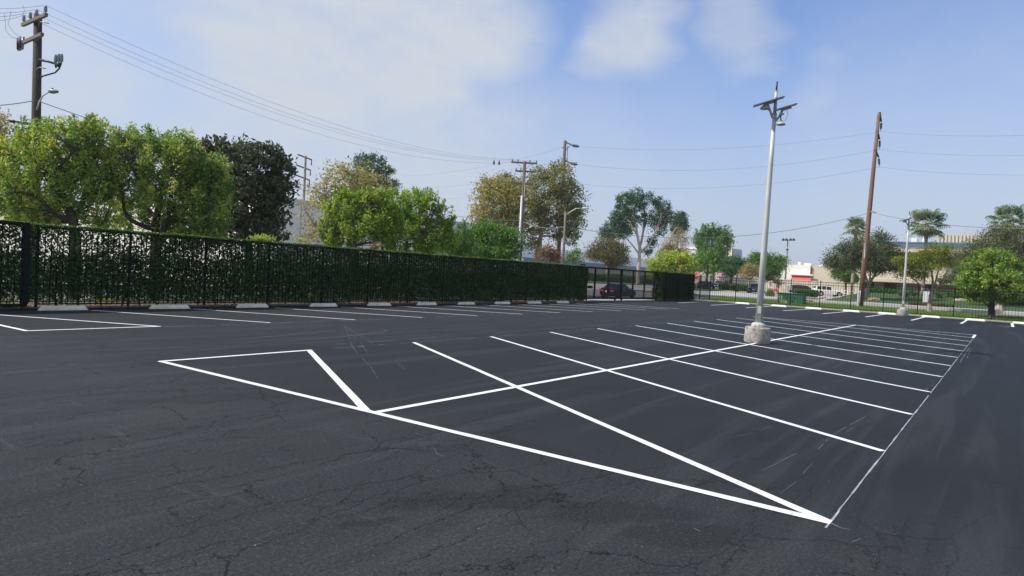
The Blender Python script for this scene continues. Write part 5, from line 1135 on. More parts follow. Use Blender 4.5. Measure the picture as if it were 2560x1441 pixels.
# ================================================================ LOT FURNITURE
# ---- concrete wheel stops
def stop_mesh(Ln, mat, seed, name='wheel_stop'):
    rg = random.Random(seed); w, h, n = .16, .125, 14; mb = MB(); vs = []; P = [(-w/2, 0), (-w/2+.008, .055), (-w/2+.035, h-.008), (-w/2+.05, h), (w/2-.05, h), (w/2-.035, h-.008), (w/2-.008, .055), (w/2, 0)]
    for i in range(n+1):
        x = -Ln/2+Ln*i/n; e = min(1, min(i, n-i)/1.0); 
        for (y, z) in P:
            k = .72 if i in (0, n) else 1.0; j = rg.uniform(-.004, .004)
            vs.append((x+(.03*(1 if i == 0 else -1 if i == n else 0))*(z/h)*2, y*(.9 if i in (0, n) else 1)+j, z*(k if z > 0 else 1)+(j*.5 if z > 0 else 0)))
    m = len(P); fs = [(i*m+j, i*m+j+1, (i+1)*m+j+1, (i+1)*m+j) for i in range(n) for j in range(m-1)]+[tuple(range(m-1, -1, -1)), tuple(n*m+j for j in range(m))]
    mb.add(vs, [f[::-1] for f in fs]); return mb.build(name, mat)
hl = ['by the heavy gate post', 'second along the hedge from the heavy gate', 'third along the hedge from the heavy gate', 'fourth along the hedge from the heavy gate', 'fifth along the hedge from the heavy gate', 'fifth along the hedge from the sliding gate', 'fourth along the hedge from the sliding gate', 'third along the hedge from the sliding gate', 'second along the hedge from the sliding gate', 'closest to the sliding gate']
xs = [7.72, 10.76, 13.72, 16.85, 19.82, 22.80, 25.70, 28.75, 31.85, 35.0]
s0 = None
for i, x in enumerate(xs):
    o = stop_mesh(1.23, M['stop_grey'], i); o.location = (x, 21.55+.012*(x-8), 0); o.rotation_euler = (0, 0, R(-3+random.Random(i).uniform(-3, 3)))
    tag(o, 'worn greyish cream wheel stop, '+hl[i], 'wheel stop', 'wheel stops along the hedge')
fl = ['next to the cracked stop', 'second from the cracked stop', 'third from the cracked stop', 'in front of the reddish brown pole', 'beside the lamp post by the thin fence', 'just past the lamp post by the thin fence', 'below the round lime tree', 'at the frame edge past the round lime tree']
for i in range(8):
    px0, px1, py = ((1838, 1874, 761), (1928, 1967, 767), (2013, 2055, 774), (2106, 2150, 780), (2194, 2241, 788), (2303, 2351, 794), (2412, 2464, 801), (2530, 2585, 807))[i]
    a, c = G(px0, py-1), G(px1, py+1); x = 59.9; y = (Wx(px0, py, x).y+Wx(px1, py, x).y)/2; ln = abs(Wx(px0, py, x).y-Wx(px1, py, x).y)
    o = stop_mesh(ln, M['stop_white'], 30+i); o.location = (x, y, 0); o.rotation_euler = (0, 0, R(90+random.Random(i+9).uniform(-2.5, 2.5))); o.scale = (1, 1.15, 1.15)
    tag(o, 'clean white wheel stop, '+fl[i], 'wheel stop', 'wheel stops along the thin fence')
for i, (a, c, lb) in enumerate(((1749, 1762, 'shorter broken piece of wheel stop at the fence corner'), (1767, 1784, 'longer broken piece of wheel stop at the fence corner'))):
    x = 60.2; y = (Wx(a, 754, x).y+Wx(c, 754, x).y)/2; o = stop_mesh(abs(Wx(a, 754, x).y-Wx(c, 754, x).y), M['stop_white'], 50+i); o.location = (x, y, .0); o.rotation_euler = (0, 0, R(90+(i*14-6))); tag(o, lb, 'wheel stop', 'broken wheel stop pieces')
# flat concrete slab scrap beside the round lime tree
m_ = MB(); m_.box((0, 0, .05), (.3, .9, .10), bev=.02); q = Wx(2474, 798, 60.8); tag(m_.build('concrete_scrap', M['concrete'], None, (60.65, q.y, 0)), 'small concrete offcut lying beside a white wheel stop', 'concrete block')
m_ = MB(); m_.box((0, 0, .015), (.45, .30, .006), rz=.5); m_.box((.1, .05, .028), (.3, .2, .006), rz=1.1); tag(m_.build('paper_scrap', M['white_paint'], None, (G(745, 757).x, 22.1, .05)), 'pale paper scrap lying under the hedge fence', 'litter')

# ---- lamp posts
def lamp_post(loc, rz, label):
    root = empty('lamp_post', loc, rz, label, 'lamp post', 'solar lamp posts')
    rg = random.Random(3); mb = MB(); n = 28; prof = [(.372, 0), (.390, .05), (.386, .25), (.382, .44), (.372, .475), (.35, .487), (.0, .487)]; vs = []
    for (r, z) in prof[:-1]:
        for j in range(n): a = 2*math.pi*j/n; rr = r*(1+rg.uniform(-.018, .012)); vs.append((rr*math.cos(a), rr*math.sin(a), z+(rg.uniform(-.008, .006) if z > .1 else 0)))
    fs = [(i*n+j, i*n+(j+1) % n, (i+1)*n+(j+1) % n, (i+1)*n+j) for i in range(len(prof)-2) for j in range(n)]+[tuple((len(prof)-2)*n+j for j in range(n))]
    mb.add(vs, fs, 0, True); mb.build('concrete_base', M['concrete'], root)
    mb = MB(); mb.lathe((0, 0, .485), [(.20, 0), (.215, .03), (.21, .085), (.17, .125), (.12, .14), (.10, .15)], 10, smooth=False); mb.build('base_cover', M['rust'], root)
    mb = MB(); mb.tube([(0, 0, .60), (0, 0, 3.0), (0, 0, 5.5), (0, 0, 6.95)], [.104, .088, .070, .056], 20); mb.tube([(0, 0, 6.89), (0, 0, 7.07)], .066, 16); mb.build('shaft', M['galv'], root)
    mb = MB(); mb.tube([(0, 0, 7.07), (0, 0, 7.73)], [.050, .045], 14); mb.tube([(0, 0, 7.73), (0, 0, 7.75)], .05, 14); mb.build('tenon', M['galv'], root)
    mb = MB(); mb.tube([(0, 0, 7.75), (0, 0, 8.03)], .026, 10); mb.build('spigot', M['dark_metal'], root)
    v = Vector((-1, 0, 0)); mb = MB(); mb.box((-.098, 0, 1.02), (.02, .10, .22), bev=.006); mb.build('hand_hole_cover', M['galv'], root)
    mb = MB(); mb.box((-.048, .0, 7.52), (.012, .035, .06)); mb.build('cable_hole', M['dark_metal'], root)
    # two solar heads: bracket, tilted panel, round lamp
    for (side, zp, dz, dn) in ((1, 7.29, .0, .0), (-1, 7.11, -.0, .0)):
        o_ = side*(.27 if side > 0 else .40)
        mb = MB(); tilt = R(-17); Mx = Matrix.Rotation(R(-17), 3, 'X') @ Matrix.Rotation(R(-10), 3, 'Y')
        c = Vector((-.12, o_*.75, zp+.10)); mb.box(c, (.58, .90 if side > 0 else .62, .028), M=Mx); pnl = mb.build('solar_panel', M['galv_dark'], root)
        mb = MB(); mb.box(c+Mx @ Vector((0, 0, .018)), (.54, .86 if side > 0 else .58, .006), M=Mx); mb.build('cells', M['solar'], pnl)
        mb = MB(); mb.box(c+Mx @ Vector((0, 0, -.045)), (.22, .30, .06), M=Mx); mb.build('battery_box', M['galv'], pnl)
        zz = zp-.34; mb = MB(); mb.tube([(0, side*.05, 6.93 if side > 0 else 6.83), (-.03, side*.15, zz+.22), (-.05, side*.22, zp+.04)], .035, 8); mb.tube([(-.03, side*.14, zz+.2), (-.10, side*.26, zz+.26)], .03, 8); mb.build('bracket', M['galv'], root)
        hz = zp-.11 if side > 0 else 6.69
        mb = MB(); mb.lathe((-.12, side*(.30 if side > 0 else .20), hz), [(.02, -.012), (.13, -.008), (.135, .02), (.10, .06), (.05, .10), (.03, .14)], 18); mb.build('lamp_head', M['galv'], root)
        mb = MB(); mb.tube([(-.12, side*(.30 if side > 0 else .20), hz+.10), (-.05, side*.16, zz+.24)], .022, 7); mb.tube([(-.15, side*.32, zp+.05), (-.16, side*.38, zp-.12), (-.14, side*.30, hz+.1)], .007, 5); mb.build('cable', M['galv_dark'], root)
    return root
lb_ = G(1894, 858.5); lx, ly = 21.15, 6.08
lp = lamp_post((lx, ly, 0), math.atan2(ly, lx), 'pale grey solar lamp post on a chipped concrete drum in the stall block')
lp.rotation_euler.x = R(.75)
lp2 = copy_tree(lp); q = Wx(2256, 788, 59.2); lp2.location = (59.2, q.y, 0); lp2.rotation_euler = (0, 0, math.atan2(q.y, 59.2)); lp2['label'] = 'far solar lamp post on a concrete drum at the thin fence'

# ---- cars
M['paint_black'] = pm('black_car_paint', (.006, .007, .008), .25, 0, .1, 4, spec=.4)
M['paint_navy'] = pm('navy_car_paint', (.012, .018, .032), .22, 0, .1, 4, spec=.6)
M['paint_maroon'] = pm('maroon_car_paint', (.055, .012, .018), .22, 0, .1, 4, spec=.6)
M['paint_white'] = pm('white_car_paint', (.78, .78, .77), .25, 0, .02, 4, spec=.6)
M['paint_silver'] = pm('silver_car_paint', (.42, .44, .47), .3, .3, .05, 4, spec=.6)
def car(label, loc, rz, Ln, Wi, H, style, paint, cat='car', wr=.33):
    """x forward. style: list of stations (x/L, z sill, z shoulder, z roof, half width share at roof)"""
    root = empty('parked_car', loc, rz, label, cat); hw = Wi/2; mb = MB(); vs = []; n = len(style)
    for (s, z0, zs, zr, k) in style:
        x = (s-.5)*Ln; e = .86 if s in (0, 1) else (.96 if s < .06 or s > .94 else 1)
        vs += [(x, -hw*.90*e, z0), (x, -hw*e, z0+.12), (x, -hw*e, zs-.10), (x, -hw*.96*e, zs), (x, -hw*k*e, zr-.03), (x, -hw*k*.86*e, zr), (x, hw*k*.86*e, zr), (x, hw*k*e, zr-.03), (x, hw*.96*e, zs), (x, hw*e, zs-.10), (x, hw*e, z0+.12), (x, hw*.90*e, z0)]
    m = 12; fs = [(i*m+j, i*m+(j+1) % m, (i+1)*m+(j+1) % m, (i+1)*m+j) for i in range(n-1) for j in range(m)]+[tuple(range(m-1, -1, -1)), tuple((n-1)*m+j for j in range(m))]
    mb.add(vs, [f[::-1] for f in fs], 0, False); body = mb.build('body', paint, root)
    # side glass, screens
    gl = [st for st in style if st[3]-st[2] > .25]
    def at(x, key):
        for i in range(n-1):
            a, c = style[i], style[i+1]
            if a[0] <= x <= c[0]: t = (x-a[0])/(c[0]-a[0]+1e-9); return a[key]+(c[key]-a[key])*t
        return style[-1][key]
    g0, g1 = gl[0][0]-.02, gl[-1][0]+.02; cuts = [g0+.02, g0+(g1-g0)*.36, g0+(g1-g0)*.66, g1+.015]
    for sd in (-1, 1):
        for a, c in zip(cuts[:-1], cuts[1:]):
            a2, c2 = a+.010, c-.010; pts = []
            for x, f in ((a2, .08), (c2, .08), (c2, .88), (a2, .88)):
                zs, zr, k = at(x, 2), at(x, 3), at(x, 4); z = zs+(zr-zs)*f; y = hw*(.96+(k-.96)*f)+.006; pts.append(((x-.5)*Ln, sd*y, z))
            w = MB(); w.add(pts, [(0, 1, 2, 3) if sd < 0 else (3, 2, 1, 0)]); w.build('side_window', M['glass'], root)
    def screen(name, xa, xb):
        pts = []
        for x, y_ in ((xa, -1), (xa, 1), (xb, 1), (xb, -1)):
            k = at(x, 4); zr = at(x, 3); pts.append(((x-.5)*Ln, y_*hw*k*.84, zr+.008))
        w = MB(); w.add(pts, [(0, 1, 2, 3), (3, 2, 1, 0)]); w.build(name, M['glass'], root)
    up_ = [st[0] for st in style]; i0 = style.index(gl[0]); i1 = style.index(gl[-1])
    if i0 > 0: screen('rear_window', style[i0-1][0]+(style[i0][0]-style[i0-1][0])*.15, style[i0][0]-(style[i0][0]-style[i0-1][0])*.12)
    if i1 < n-1: screen('windscreen', style[i1][0]+(style[i1+1][0]-style[i1][0])*.10, style[i1+1][0]-(style[i1+1][0]-style[i1][0])*.08)
    for x in (-.29*Ln, .31*Ln):
        for sd in (-1, 1):
            a = MB(); a.tube([(x, sd*(hw-.02), wr+.03), (x, sd*(hw+.004), wr+.03)], wr+.075, 20); a.build('wheel_arch', M['rubber'], root)
            w = MB(); w.tube([(x, sd*(hw-.2), wr), (x, sd*(hw+.012), wr)], wr, 20); wo = w.build('wheel', M['rubber'], root); r_ = MB(); r_.tube([(x, sd*(hw+.004), wr), (x, sd*(hw+.022), wr)], [wr*.66, wr*.55], 14); r_.build('rim', M['rim'], wo)
    zt = style[0][2]
    for sd in (-1, 1):
        w = MB(); w.box((-.5*Ln+.03, sd*hw*.62, zt-.10), (.12, hw*.40, .15), bev=.02); w.build('tail_light', M['red_lens'], root)
        w = MB(); w.box((.5*Ln-.06, sd*hw*.62, style[-1][2]-.14), (.16, hw*.36, .13), bev=.02); w.build('headlight', M['clear_lens'], root)
        w = MB(); w.box((.15*Ln, sd*(hw+.09), at(.62, 2)+.08), (.10, .16, .11), bev=.02); w.build('mirror', paint, root)
    for e, nm in ((-1, 'plate'), (1, 'plate')):
        w = MB(); w.box((e*(.5*Ln+.004), 0, (zt-.16) if e < 0 else style[-1][1]+.22), (.02, .32, .15)); w.build('number_plate', M['plate'], root)
        w = MB(); w.box((e*(.5*Ln-.05), 0, style[0][1]+.14), (.16, Wi*.84, .20), bev=.04); w.build('bumper', paint if e < 0 else M['dark_metal'], root)
    return root
SEDAN = [(0, .32, .82, .92, .78), (.05, .24, .90, 1.00, .84), (.14, .2, .93, 1.05, .84), (.28, .2, .94, 1.38, .74), (.42, .2, .93, 1.46, .74), (.55, .2, .92, 1.43, .74), (.72, .2, .90, .99, .82), (.90, .22, .80, .86, .80), (.97, .26, .70, .76, .74), (1, .32, .62, .66, .70)]
HATCH = [(0, .32, .85, .95, .8), (.04, .24, .92, 1.05, .82), (.14, .2, .95, 1.40, .76), (.35, .2, .94, 1.50, .75), (.52, .2, .92, 1.46, .75), (.70, .2, .90, 1.00, .82), (.90, .22, .80, .86, .80), (.97, .26, .70, .76, .74), (1, .32, .62, .66, .70)]
SUV = [(0, .45, 1.05, 1.2, .84), (.03, .36, 1.10, 1.25, .86), (.08, .34, 1.12, 1.72, .82), (.30, .32, 1.10, 1.80, .82), (.52, .32, 1.08, 1.76, .82), (.68, .32, 1.06, 1.18, .86), (.88, .34, 1.00, 1.08, .84), (.96, .38, .92, .98, .80), (1, .46, .80, .84, .76)]
VAN = [(0, .40, .98, 1.1, .84), (.02, .32, 1.02, 1.2, .86), (.07, .28, 1.04, 1.66, .82), (.35, .28, 1.02, 1.74, .82), (.62, .28, 1.0, 1.68, .82), (.82, .28, .96, 1.04, .86), (.95, .32, .82, .88, .82), (1, .40, .70, .74, .76)]
JEEP = [(0, .5, 1.0, 1.1, .92), (.02, .45, 1.05, 1.2, .92), (.04, .42, 1.08, 1.76, .88), (.40, .42, 1.08, 1.80, .88), (.60, .42, 1.08, 1.76, .88), (.66, .42, 1.08, 1.14, .92), (.92, .45, 1.02, 1.08, .88), (.96, .5, .98, 1.02, .84), (1, .5, .9, .95, .84)]
def at_px(px, D): p = W(px, 700, D); return Vector((p.x, p.y, T(p.x, p.y)))
az = lambda p: math.atan2(p.y, p.x)
p = at_px(1547, 66); car('black saloon seen from its rear corner behind the sliding gate', p, az(p)-R(27), 4.7, 1.82, 1.46, SEDAN, M['paint_black'])
p = at_px(1758, 116); car('dark blue hatchback on the driveway just past the short hedge block', p, az(p)+R(180-38), 4.3, 1.78, 1.5, HATCH, M['paint_navy'])
p = at_px(1803, 122); car('dark boxy off-roader with a slatted front beside the flat-crowned tree', p, az(p)+R(180-30), 4.2, 1.85, 1.8, JEEP, M['paint_black'], wr=.38)
p = at_px(1889, 102); car('dark car with bright headlights half hidden by the lamp post', p, az(p)+R(180-6), 4.4, 1.8, 1.5, HATCH, M['paint_navy'])
p = at_px(2010, 122); car('maroon people carrier parked beside the white estate car', p, az(p)-R(90), 4.9, 1.9, 1.75, VAN, M['paint_maroon'], 'van')
p = at_px(2072, 112); car('white off-road estate car parked side-on near the yellow kerb', p, az(p)-R(72), 4.9, 1.95, 1.8, SUV, M['paint_white'], wr=.40)
p = at_px(1950, 150); car('white estate car glimpsed under the awning building, beyond the sapling', p, az(p)-R(95), 4.8, 1.9, 1.8, SUV, M['paint_white'])
p = at_px(1500, 168); car('pale car roof glimpsed over the far hedge through the sliding gate', p, az(p)-R(85), 4.6, 1.8, 1.5, HATCH, M['paint_silver'])
p = at_px(1598, 170); car('dark blue car glimpsed over the far hedge near the pink trunk', p, az(p)-R(85), 4.6, 1.8, 1.5, HATCH, M['paint_navy'])
# trucks behind the plank fence
M['trailer_white'] = pm('white_trailer_side', (.74, .74, .74), .5, 0, .04, 1); M['trailer_pink'] = pm('magenta_trailer_side', (.52, .20, .40), .5, 0, .15, 1)
for (px0, px1, py0, py1, mt, lb) in ((1735, 1788, 684, 697, 'trailer_white', 'white box trailer behind the plank fence'), (1800, 1830, 684, 697, 'trailer_pink', 'magenta and white box trailer behind the plank fence'), (1845, 1865, 690, 699, 'trailer_pink', 'small magenta trailer end behind the plank fence')):
    D = 172; a = W(px0, py0, D); c = W(px1, py0, D); rt = empty('box_trailer', ((a.x+c.x)/2, (a.y+c.y)/2, .4), math.atan2(c.y-a.y, c.x-a.x), lb, 'trailer'); L_ = (c-a).length; mb = MB(); mb.box((0, 0, (a.z-.4)/2+.55), (L_, 2.5, a.z-.4-1.1), bev=.06); mb.build('box_body', M[mt], rt)
    for s in (-.3, .3): w = MB(); w.tube([(L_*s, -1.2, .5), (L_*s, 1.2, .5)], .5, 14); w.build('axle_wheel', M['rubber'], rt)

# ---- far hedges and planting
far_h = lambda nm, lb, a, c, th, z0, h, n, leaf, sd: None
def hedge_line(label, pa, pb_, Da, Db, th, h, n, seed, leaf='plain', L=.22, z=None, tint0=.05, nm='low_hedge'):
    rg = np.random.default_rng(seed); a = W(*pa, Da); c = W(*pb_, Db); a = np.array([a.x, a.y]); c = np.array([c.x, c.y]); v = c-a; ln = np.linalg.norm(v); nrm = np.array([-v[1], v[0]])/ln
    if nrm @ a < 0: nrm = -nrm
    s = rg.random(n); q = rg.beta(1, 1.6, n); P = a+np.outer(s, v)+np.outer(q*th, nrm); zz = np.array([T(x, y) for x, y in P]); hz = rg.random(n)**.7*h*(1+.08*np.sin(s*ln*.9)); C = np.stack([P[:, 0], P[:, 1], zz+hz], 1)
    b0 = np.array([a[0], a[1], T(*a)]); root = empty(nm, b0, 0, label, 'hedge')
    leaf_obj('foliage', LEAF[leaf], C-b0, rand_unit(rg, n), rand_unit(rg, n)+np.array([0, 0, .4]), L*(.6+.8*rg.random(n)), L*.55, tint0+.6*rg.random(n), root)
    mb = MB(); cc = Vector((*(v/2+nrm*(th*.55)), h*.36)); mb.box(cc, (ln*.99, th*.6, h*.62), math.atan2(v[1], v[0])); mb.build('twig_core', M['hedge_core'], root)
    return root
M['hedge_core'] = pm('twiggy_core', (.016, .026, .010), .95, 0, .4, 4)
hedge_line('low dark clipped hedge across the street, seen through the sliding gate', (1440, 700), (1640, 706), 150, 146, 3.0, 1.9, 5200, 91, L=.34)
hedge_line('low dark hedge between the flat-crowned tree and the lamp post', (1795, 715), (1880, 722), 120, 116, 1.6, 1.35, 2400, 92, L=.25)
hedge_line('strip of dark shrubs under the office windows', (2160, 735), (2600, 760), 99.5, 82, 2.2, .75, 9000, 93, L=.25)
hedge_line('low dark shrubs in front of the white estate car', (1985, 745), (2045, 748), 96, 95, 2.2, 1.0, 2200, 94, L=.2)
hedge_line('dull brown ground-cover mound around the yellow-flowered tree', (2268, 768), (2378, 778), 72, 69.5, 3.0, .4, 3800, 95, 'rusty', .16, tint0=0)
hedge_line('low dull green shrubs behind the buttressed pale trunk', (2510, 765), (2620, 772), 80, 77, 3, .6, 2400, 96, 'purple', .2)
def bush(name, label, px, py, D, w, h, n, leaf, L, seed, tint0=.1):
    rg = np.random.default_rng(seed); p = onT(px, py, D); root = empty(name, p, 0, label, 'bush'); u = rand_unit(rg, n); u[:, 2] = np.abs(u[:, 2]); C = u*(.55+.45*rg.random((n, 1)))*np.array([w/2, w/2, h])
    leaf_obj('foliage', LEAF[leaf], C, rand_unit(rg, n)+u*.5, rand_unit(rg, n)+u, L*(.6+.8*rg.random(n)), L*.5, tint0+.6*rg.random(n), root)
    mb = MB(); rr = random.Random(seed)
    for i in range(7): a = i*.9; mb.tube([(0, 0, -.05), (math.cos(a)*w*.15, math.sin(a)*w*.15, h*.4), (math.cos(a)*w*.32, math.sin(a)*w*.32, h*.8)], [.04, .025, .01], 5)
    mb.build('stem', M['bark'], root)
bush('clipped_bush', 'rounded clipped bush under the red-circle sign', 1925, 745, 82, 1.25, 1.1, 1500, 'plain', .10, 97, .25)
for i, (px, py, D, w, lb) in enumerate(((2258, 748, 88, 1.3, 'spiky grey-green rosette plant behind the far lamp post'), (2283, 747, 89, 1.3, 'spiky grey-green rosette plant between the lamp post and the utility cabinet'), (2350, 750, 86, 1.2, 'spiky grey-green rosette plant past the utility cabinet'))):
    rg = np.random.default_rng(100+i); p = onT(px, py, D); n = 90; u = rand_unit(rg, n); u[:, 2] = np.abs(u[:, 2])*1.2+.15; u /= np.linalg.norm(u, axis=1, keepdims=True); rt = empty('agave_plant', p, 0, lb, 'agave', 'spiky plants before the office'); leaf_obj('rosette', LEAF['euc'], u*w*.45+np.array([0, 0, .15]), u, rand_unit(rg, n), w*.85, .10, .3+.6*rg.random(n), rt)
    mb = MB(); mb.lathe((0, 0, -.05), [(.12, 0), (.16, .1), (.08, .3)], 8); mb.build('core', M['bark_tan'], rt)
for i, (px, py, D, s, lb) in enumerate(((2185, 752, 82, .55, 'reddish boulder on the lawn beside the reddish brown pole'), (2238, 748, 86, .35, 'pale boulder on the lawn behind the far lamp post'), (2400, 765, 84, .5, 'long pale boulder on the lawn behind the round lime tree'), (2425, 767, 84, .45, 'second pale boulder on the lawn behind the round lime tree'))):
    rr = random.Random(i); mb = MB(); vs = []; n = 10
    prof = [(.5, -.1), (1, .1), (.95, .4), (.6, .65), (.15, .75)]
    for r, z in prof:
        for j in range(n): a = 2*math.pi*j/n; k = s*r*rr.uniform(.8, 1.15); vs.append((k*math.cos(a), k*1.5*math.sin(a), z*s*rr.uniform(.85, 1.1)))
    mb.add(vs, [(a*n+j, a*n+(j+1) % n, (a+1)*n+(j+1) % n, (a+1)*n+j) for a in range(4) for j in range(n)]+[tuple(4*n+j for j in range(n))]); o = mb.build('boulder', pm('boulder_stone', ((.30, .17, .12) if i == 0 else (.46, .36, .27)), .9, 0, .2, 3, bump=.5, bscale=8), None, onT(px, py, D)); tag(o, lb, 'boulder', 'boulders on the office lawn')

# ---- cabinets, signs, small street things
M['green_box'] = pm('green_box_paint', (.018, .105, .055), .5, 0, .15, 3)
M['mural'] = None
def mural():
    m, nt, b = _mat('leafy_mural'); N = nt.nodes.new; L = nt.links.new; tc = N('ShaderNodeTexCoord'); v = N('ShaderNodeTexVoronoi'); v.inputs['Scale'].default_value = 5; L(tc.outputs['Object'], v.inputs[0])
    n = N('ShaderNodeTexNoise'); n.inputs['Scale'].default_value = 2.1; n.inputs['Detail'].default_value = 6; L(tc.outputs['Object'], n.inputs[0]); r = N('ShaderNodeValToRGB'); L(n.outputs[0], r.inputs[0]); e = r.color_ramp.elements
    e[0].position = .40; e[0].color = (.012, .09, .05, 1); e[1].position = .60; e[1].color = (.30, .36, .15, 1); x = e.new(.50); x.color = (.03, .16, .07, 1)
    r2 = N('ShaderNodeValToRGB'); L(v.outputs['Distance'], r2.inputs[0]); r2.color_ramp.elements[0].position = .25; r2.color_ramp.elements[0].color = (1, 1, 1, 1); r2.color_ramp.elements[1].position = .6; r2.color_ramp.elements[1].color = (.25, .4, .3, 1)
    mx = N('ShaderNodeMix'); mx.data_type = 'RGBA'; mx.blend_type = 'MULTIPLY'; mx.inputs[0].default_value = .8; L(r.outputs[0], mx.inputs[6]); L(r2.outputs[0], mx.inputs[7]); L(mx.outputs[2], b.inputs['Base Color']); b.inputs['Roughness'].default_value = .5; return m
M['mural'] = mural()
X = 66.2; ya, yb = Wx(1942, 765, X).y, Wx(2007, 768, X).y; h = Wx(1975, 735, X).z
rt = empty('metal_cabinet', (X, (ya+yb)/2, .05), 0, 'long green metal cabinet painted with pale leaves, on the grass verge', 'cabinet')
mb = MB(); mb.box((.6, 0, (h-.1)/2+.04), (1.2, ya-yb, h-.1), bev=.02); mb.build('box_body', M['green_box'], rt); mb = MB(); mb.box((.6, 0, h-.02), (1.32, ya-yb+.12, .07), bev=.015); mb.build('lid', M['green_box'], rt)
mb = MB(); mb.box((-.012, .25, (h-.1)/2+.04), (.016, (ya-yb)*.70, h-.24)); mb.build('mural_panel', M['mural'], rt)
for s in (-.2, .45): mb = MB(); mb.box((-.03, s, h*.5), (.03, .03, .22)); mb.build('handle', M['galv_dark'], rt)
p = G(2315, 763); p = onT(2316, 763, 78); zt = W(2316, 728, 78).z-p.z; rt = empty('utility_cabinet', p, 0, 'upright pale grey utility cabinet behind the yellow-flowered tree', 'cabinet')
mb = MB(); mb.box((0, 0, zt/2), (.7, .72, zt), bev=.02); mb.build('box_body', M['wall_pale'], rt); mb = MB(); mb.box((0, 0, zt+.03), (.78, 1.15, .06)); mb.build('lid', M['blue_trim'], rt); mb = MB(); mb.box((-.36, 0, zt/2), (.02, .6, zt*.8)); mb.build('door', M['wall_pale'], rt)
# stop sign seen from behind the hedge block
p = onT(1739, 730, 63.5); D = 63.5; zc = W(1738.5, 690, D).z-p.z; rt = empty('stop_sign', p, math.atan2(p.y, p.x)+R(180-52), 'red octagonal stop sign turned away at the end of the hedge block', 'road sign'); M['sign_red'] = pm('sign_red', (.55, .035, .04), .45, 0, .06, 4); M['sign_white'] = pm('sign_white', (.78, .78, .77), .5, 0, .03, 4)
mb = MB(); mb.tube([(-.03, 0, 0), (-.03, 0, zc+.3)], .03, 8); mb.build('sign_post', M['galv'], rt)
def octo(r, x, th, n=8, ph=math.pi/8):
    mb = MB(); vs = [(x, r*math.cos(2*math.pi*i/n+ph), zc+r*math.sin(2*math.pi*i/n+ph)) for i in range(n)]+[(x+th, r*math.cos(2*math.pi*i/n+ph), zc+r*math.sin(2*math.pi*i/n+ph)) for i in range(n)]
    mb.add(vs, [tuple(range(n-1, -1, -1)), tuple(range(n, 2*n))]+[(i, (i+1) % n, n+(i+1) % n, n+i) for i in range(n)]); return mb
octo(.40, .0, .008).build('sign_rim', M['sign_white'], rt); octo(.375, .0085, .003).build('sign_face', M['sign_red'], rt)
def text_obj(body, size, mat, parent, mtx, name='lettering'):
    cu = bpy.data.curves.new(name, 'FONT'); cu.body = body; cu.size = size; cu.align_x = 'CENTER'; cu.align_y = 'CENTER'; cu.extrude = .002
    t_ = bpy.data.objects.new('tmp_text', cu); COL.objects.link(t_); me = bpy.data.meshes.new_from_object(t_.evaluated_get(bpy.context.evaluated_depsgraph_get())); bpy.data.objects.remove(t_)
    me.materials.clear(); me.materials.append(mat); o = bpy.data.objects.new(name, me); COL.objects.link(o); o.parent = parent; o.matrix_local = mtx; return o
text_obj('STOP', .27, M['sign_white'], rt, Matrix.Translation((.0155, 0, zc)) @ Matrix.Rotation(R(90), 4, 'Z') @ Matrix.Rotation(R(90), 4, 'X'))
# white sign with a red circle
D = 84.0; p = onT(1925, 735, D); zc = W(1925.5, 712, D).z-p.z; rt = empty('road_sign', p, math.atan2(p.y, p.x)+R(180), 'white rectangular sign with a red barred circle above the clipped bush', 'road sign')
mb = MB(); mb.tube([(-.03, 0, 0), (-.03, 0, zc)], .028, 8); mb.build('sign_post', M['galv'], rt); mb = MB(); mb.box((0, 0, zc), (.012, .58, .76), bev=.004); mb.build('sign_face', M['sign_white'], rt)
zc += .08; octo(.22, .008, .003, 28, 0).build('red_disc', M['sign_red'], rt); mb = MB(); mb.box((.0125, 0, zc), (.003, .34, .075)); mb.build('white_bar', M['sign_white'], rt); mb = MB(); mb.box((.0085, 0, zc-.32), (.003, .36, .06)); mb.build('caption_bar', M['galv_dark'], rt)
# white notice by the drive
D = 110; p = onT(1972, 735, D); rt = empty('notice_board', p, math.atan2(p.y, p.x)+R(180), 'small white notice board in front of the awning building', 'notice board'); mb = MB(); mb.tube([(0, -.3, 0), (0, -.3, 1.3)], .03, 6); mb.tube([(0, .3, 0), (0, .3, 1.3)], .03, 6); mb.build('leg', M['galv'], rt); mb = MB(); mb.box((.03, 0, 1.1), (.03, .85, .75)); mb.build('board', M['sign_white'], rt)
# red hydrant standpipe
D = 80; p = onT(1940, 747, D); rt = empty('fire_hydrant', p, math.atan2(p.y, p.x)+R(180), 'faded red fire hydrant assembly beside the green metal cabinet', 'hydrant'); M['faded_red'] = pm('faded_red_paint', (.50, .12, .09), .6, 0, .15, 6)
mb = MB(); mb.lathe((0, .15, 0), [(.14, 0), (.14, .05), (.09, .08), (.09, .7), (.13, .72), (.13, .78)], 12); mb.build('standpipe', M['faded_red'], rt)
mb = MB(); mb.tube([(0, .15, .85), (0, -.35, .86), (0, -.62, 1.02)], [.14, .13, .10], 10); mb.tube([(0, .25, .86), (0, .1, .86)], .19, 10); mb.build('valve_body', M['faded_red'], rt); mb = MB(); mb.tube([(0, -.05, .9), (0, -.05, 1.12)], .03, 6); mb.tube([(0, -.05, 1.12), (0, -.05, 1.15)], .12, 10); mb.build('hand_wheel', M['dark_metal'], rt)
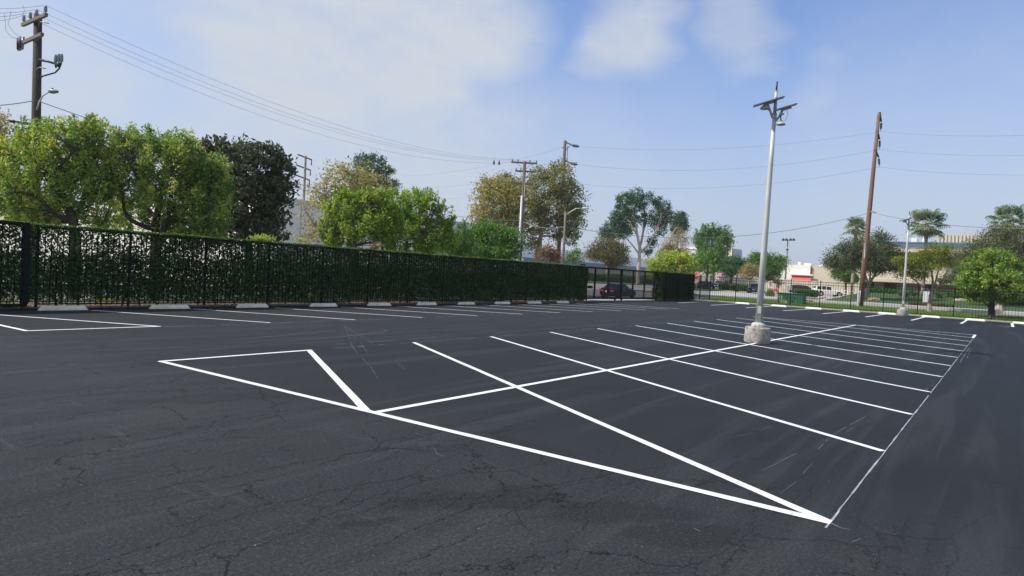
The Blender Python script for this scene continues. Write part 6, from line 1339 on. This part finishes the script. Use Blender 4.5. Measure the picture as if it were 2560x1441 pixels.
# handrail by the white car
D = 106; p = onT(2118, 748, D); rt = empty('handrail', p, math.atan2(p.y, p.x)+R(90), 'pale tube handrail in front of the white estate car', 'handrail'); mb = MB()
for i in range(5): mb.tube([(-1.0+.5*i, 0, 0), (-1.0+.5*i, 0, .95+.05*i)], .03, 6)
mb.build('leg', M['wall_white'], rt); mb = MB(); mb.tube([(-1, 0, .95), (1.0, 0, 1.15)], .03, 6); mb.tube([(-1, 0, .5), (1.0, 0, .7)], .03, 6); mb.build('rail', M['wall_white'], rt)
# yellow kerb edges of the car park islands
M['yellow'] = pm('yellow_kerb_paint', (.55, .36, .05), .7, 0, .15, 3)
yk = MB()
def kerb_px(pts, w=.18, h=.14, mb=yk):
    g = [G(*q) for q in pts]
    for i in range(len(g)-1):
        a, c = g[i], g[i+1]; v = c-a; mb.box(((a.x+c.x)/2, (a.y+c.y)/2, (a.z+c.z)/2+h/2), (Vector((v.x, v.y)).length+.05, w, h), math.atan2(v.y, v.x))
kerb_px([(2040, 749), (2052, 748), (2064, 745)]); kerb_px([(2082, 748), (2100, 746.5), (2118, 745), (2135, 747)])
tag(yk.build('kerb_yellow', M['yellow']), kind='structure')
# grass islands of the car park and a lawn up the side street
isl = MB()
def island(pts, mat, off, name, h=.12):
    g = [G(*q) for q in pts]; mb = MB(); n = len(g); vs = [(q.x, q.y, q.z-.2) for q in g]+[(q.x, q.y, q.z+off+h) for q in g]; mb.add(vs, [tuple(range(n, 2*n))]+[(i, (i+1) % n, n+(i+1) % n, n+i) for i in range(n)]); return tag(mb.build(name, mat), kind='structure')
island([(1735, 727), (1775, 729), (1822, 727), (1850, 727), (1868, 730), (1862, 724), (1826, 722.5), (1775, 721), (1738, 722)], M['lawn_deep'], .02, 'lawn')
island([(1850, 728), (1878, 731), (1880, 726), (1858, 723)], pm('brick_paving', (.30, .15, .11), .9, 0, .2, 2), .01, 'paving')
island([(2058, 754), (2085, 749), (2120, 746.5), (2148, 748), (2150, 757), (2110, 757)], M['lawn_deep'], .02, 'lawn')
island([(1990, 752), (2030, 755), (2045, 751), (2040, 747), (2000, 747)], M['dirt'], .02, 'planting_strip')
island([(1430, 707), (1500, 709.5), (1560, 712), (1660, 716), (1660, 709), (1560, 705), (1500, 702), (1430, 699.5)], M['lawn'], .03, 'lawn')
# ================================================================ thin morning haze in the air
hm = bpy.data.materials.new('thin_haze'); hm.use_nodes = True; nt = hm.node_tree; nt.nodes.clear()
ho = nt.nodes.new('ShaderNodeOutputMaterial'); hv = nt.nodes.new('ShaderNodeVolumePrincipled'); nt.links.new(hv.outputs[0], ho.inputs['Volume'])
hv.inputs['Color'].default_value = (.86, .90, .96, 1); hv.inputs['Density'].default_value = .00026; hv.inputs['Anisotropy'].default_value = .2
mb = MB(); mb.box((30, 30, 15), (1500, 1500, 38)); tag(mb.build('haze', hm), kind='stuff')
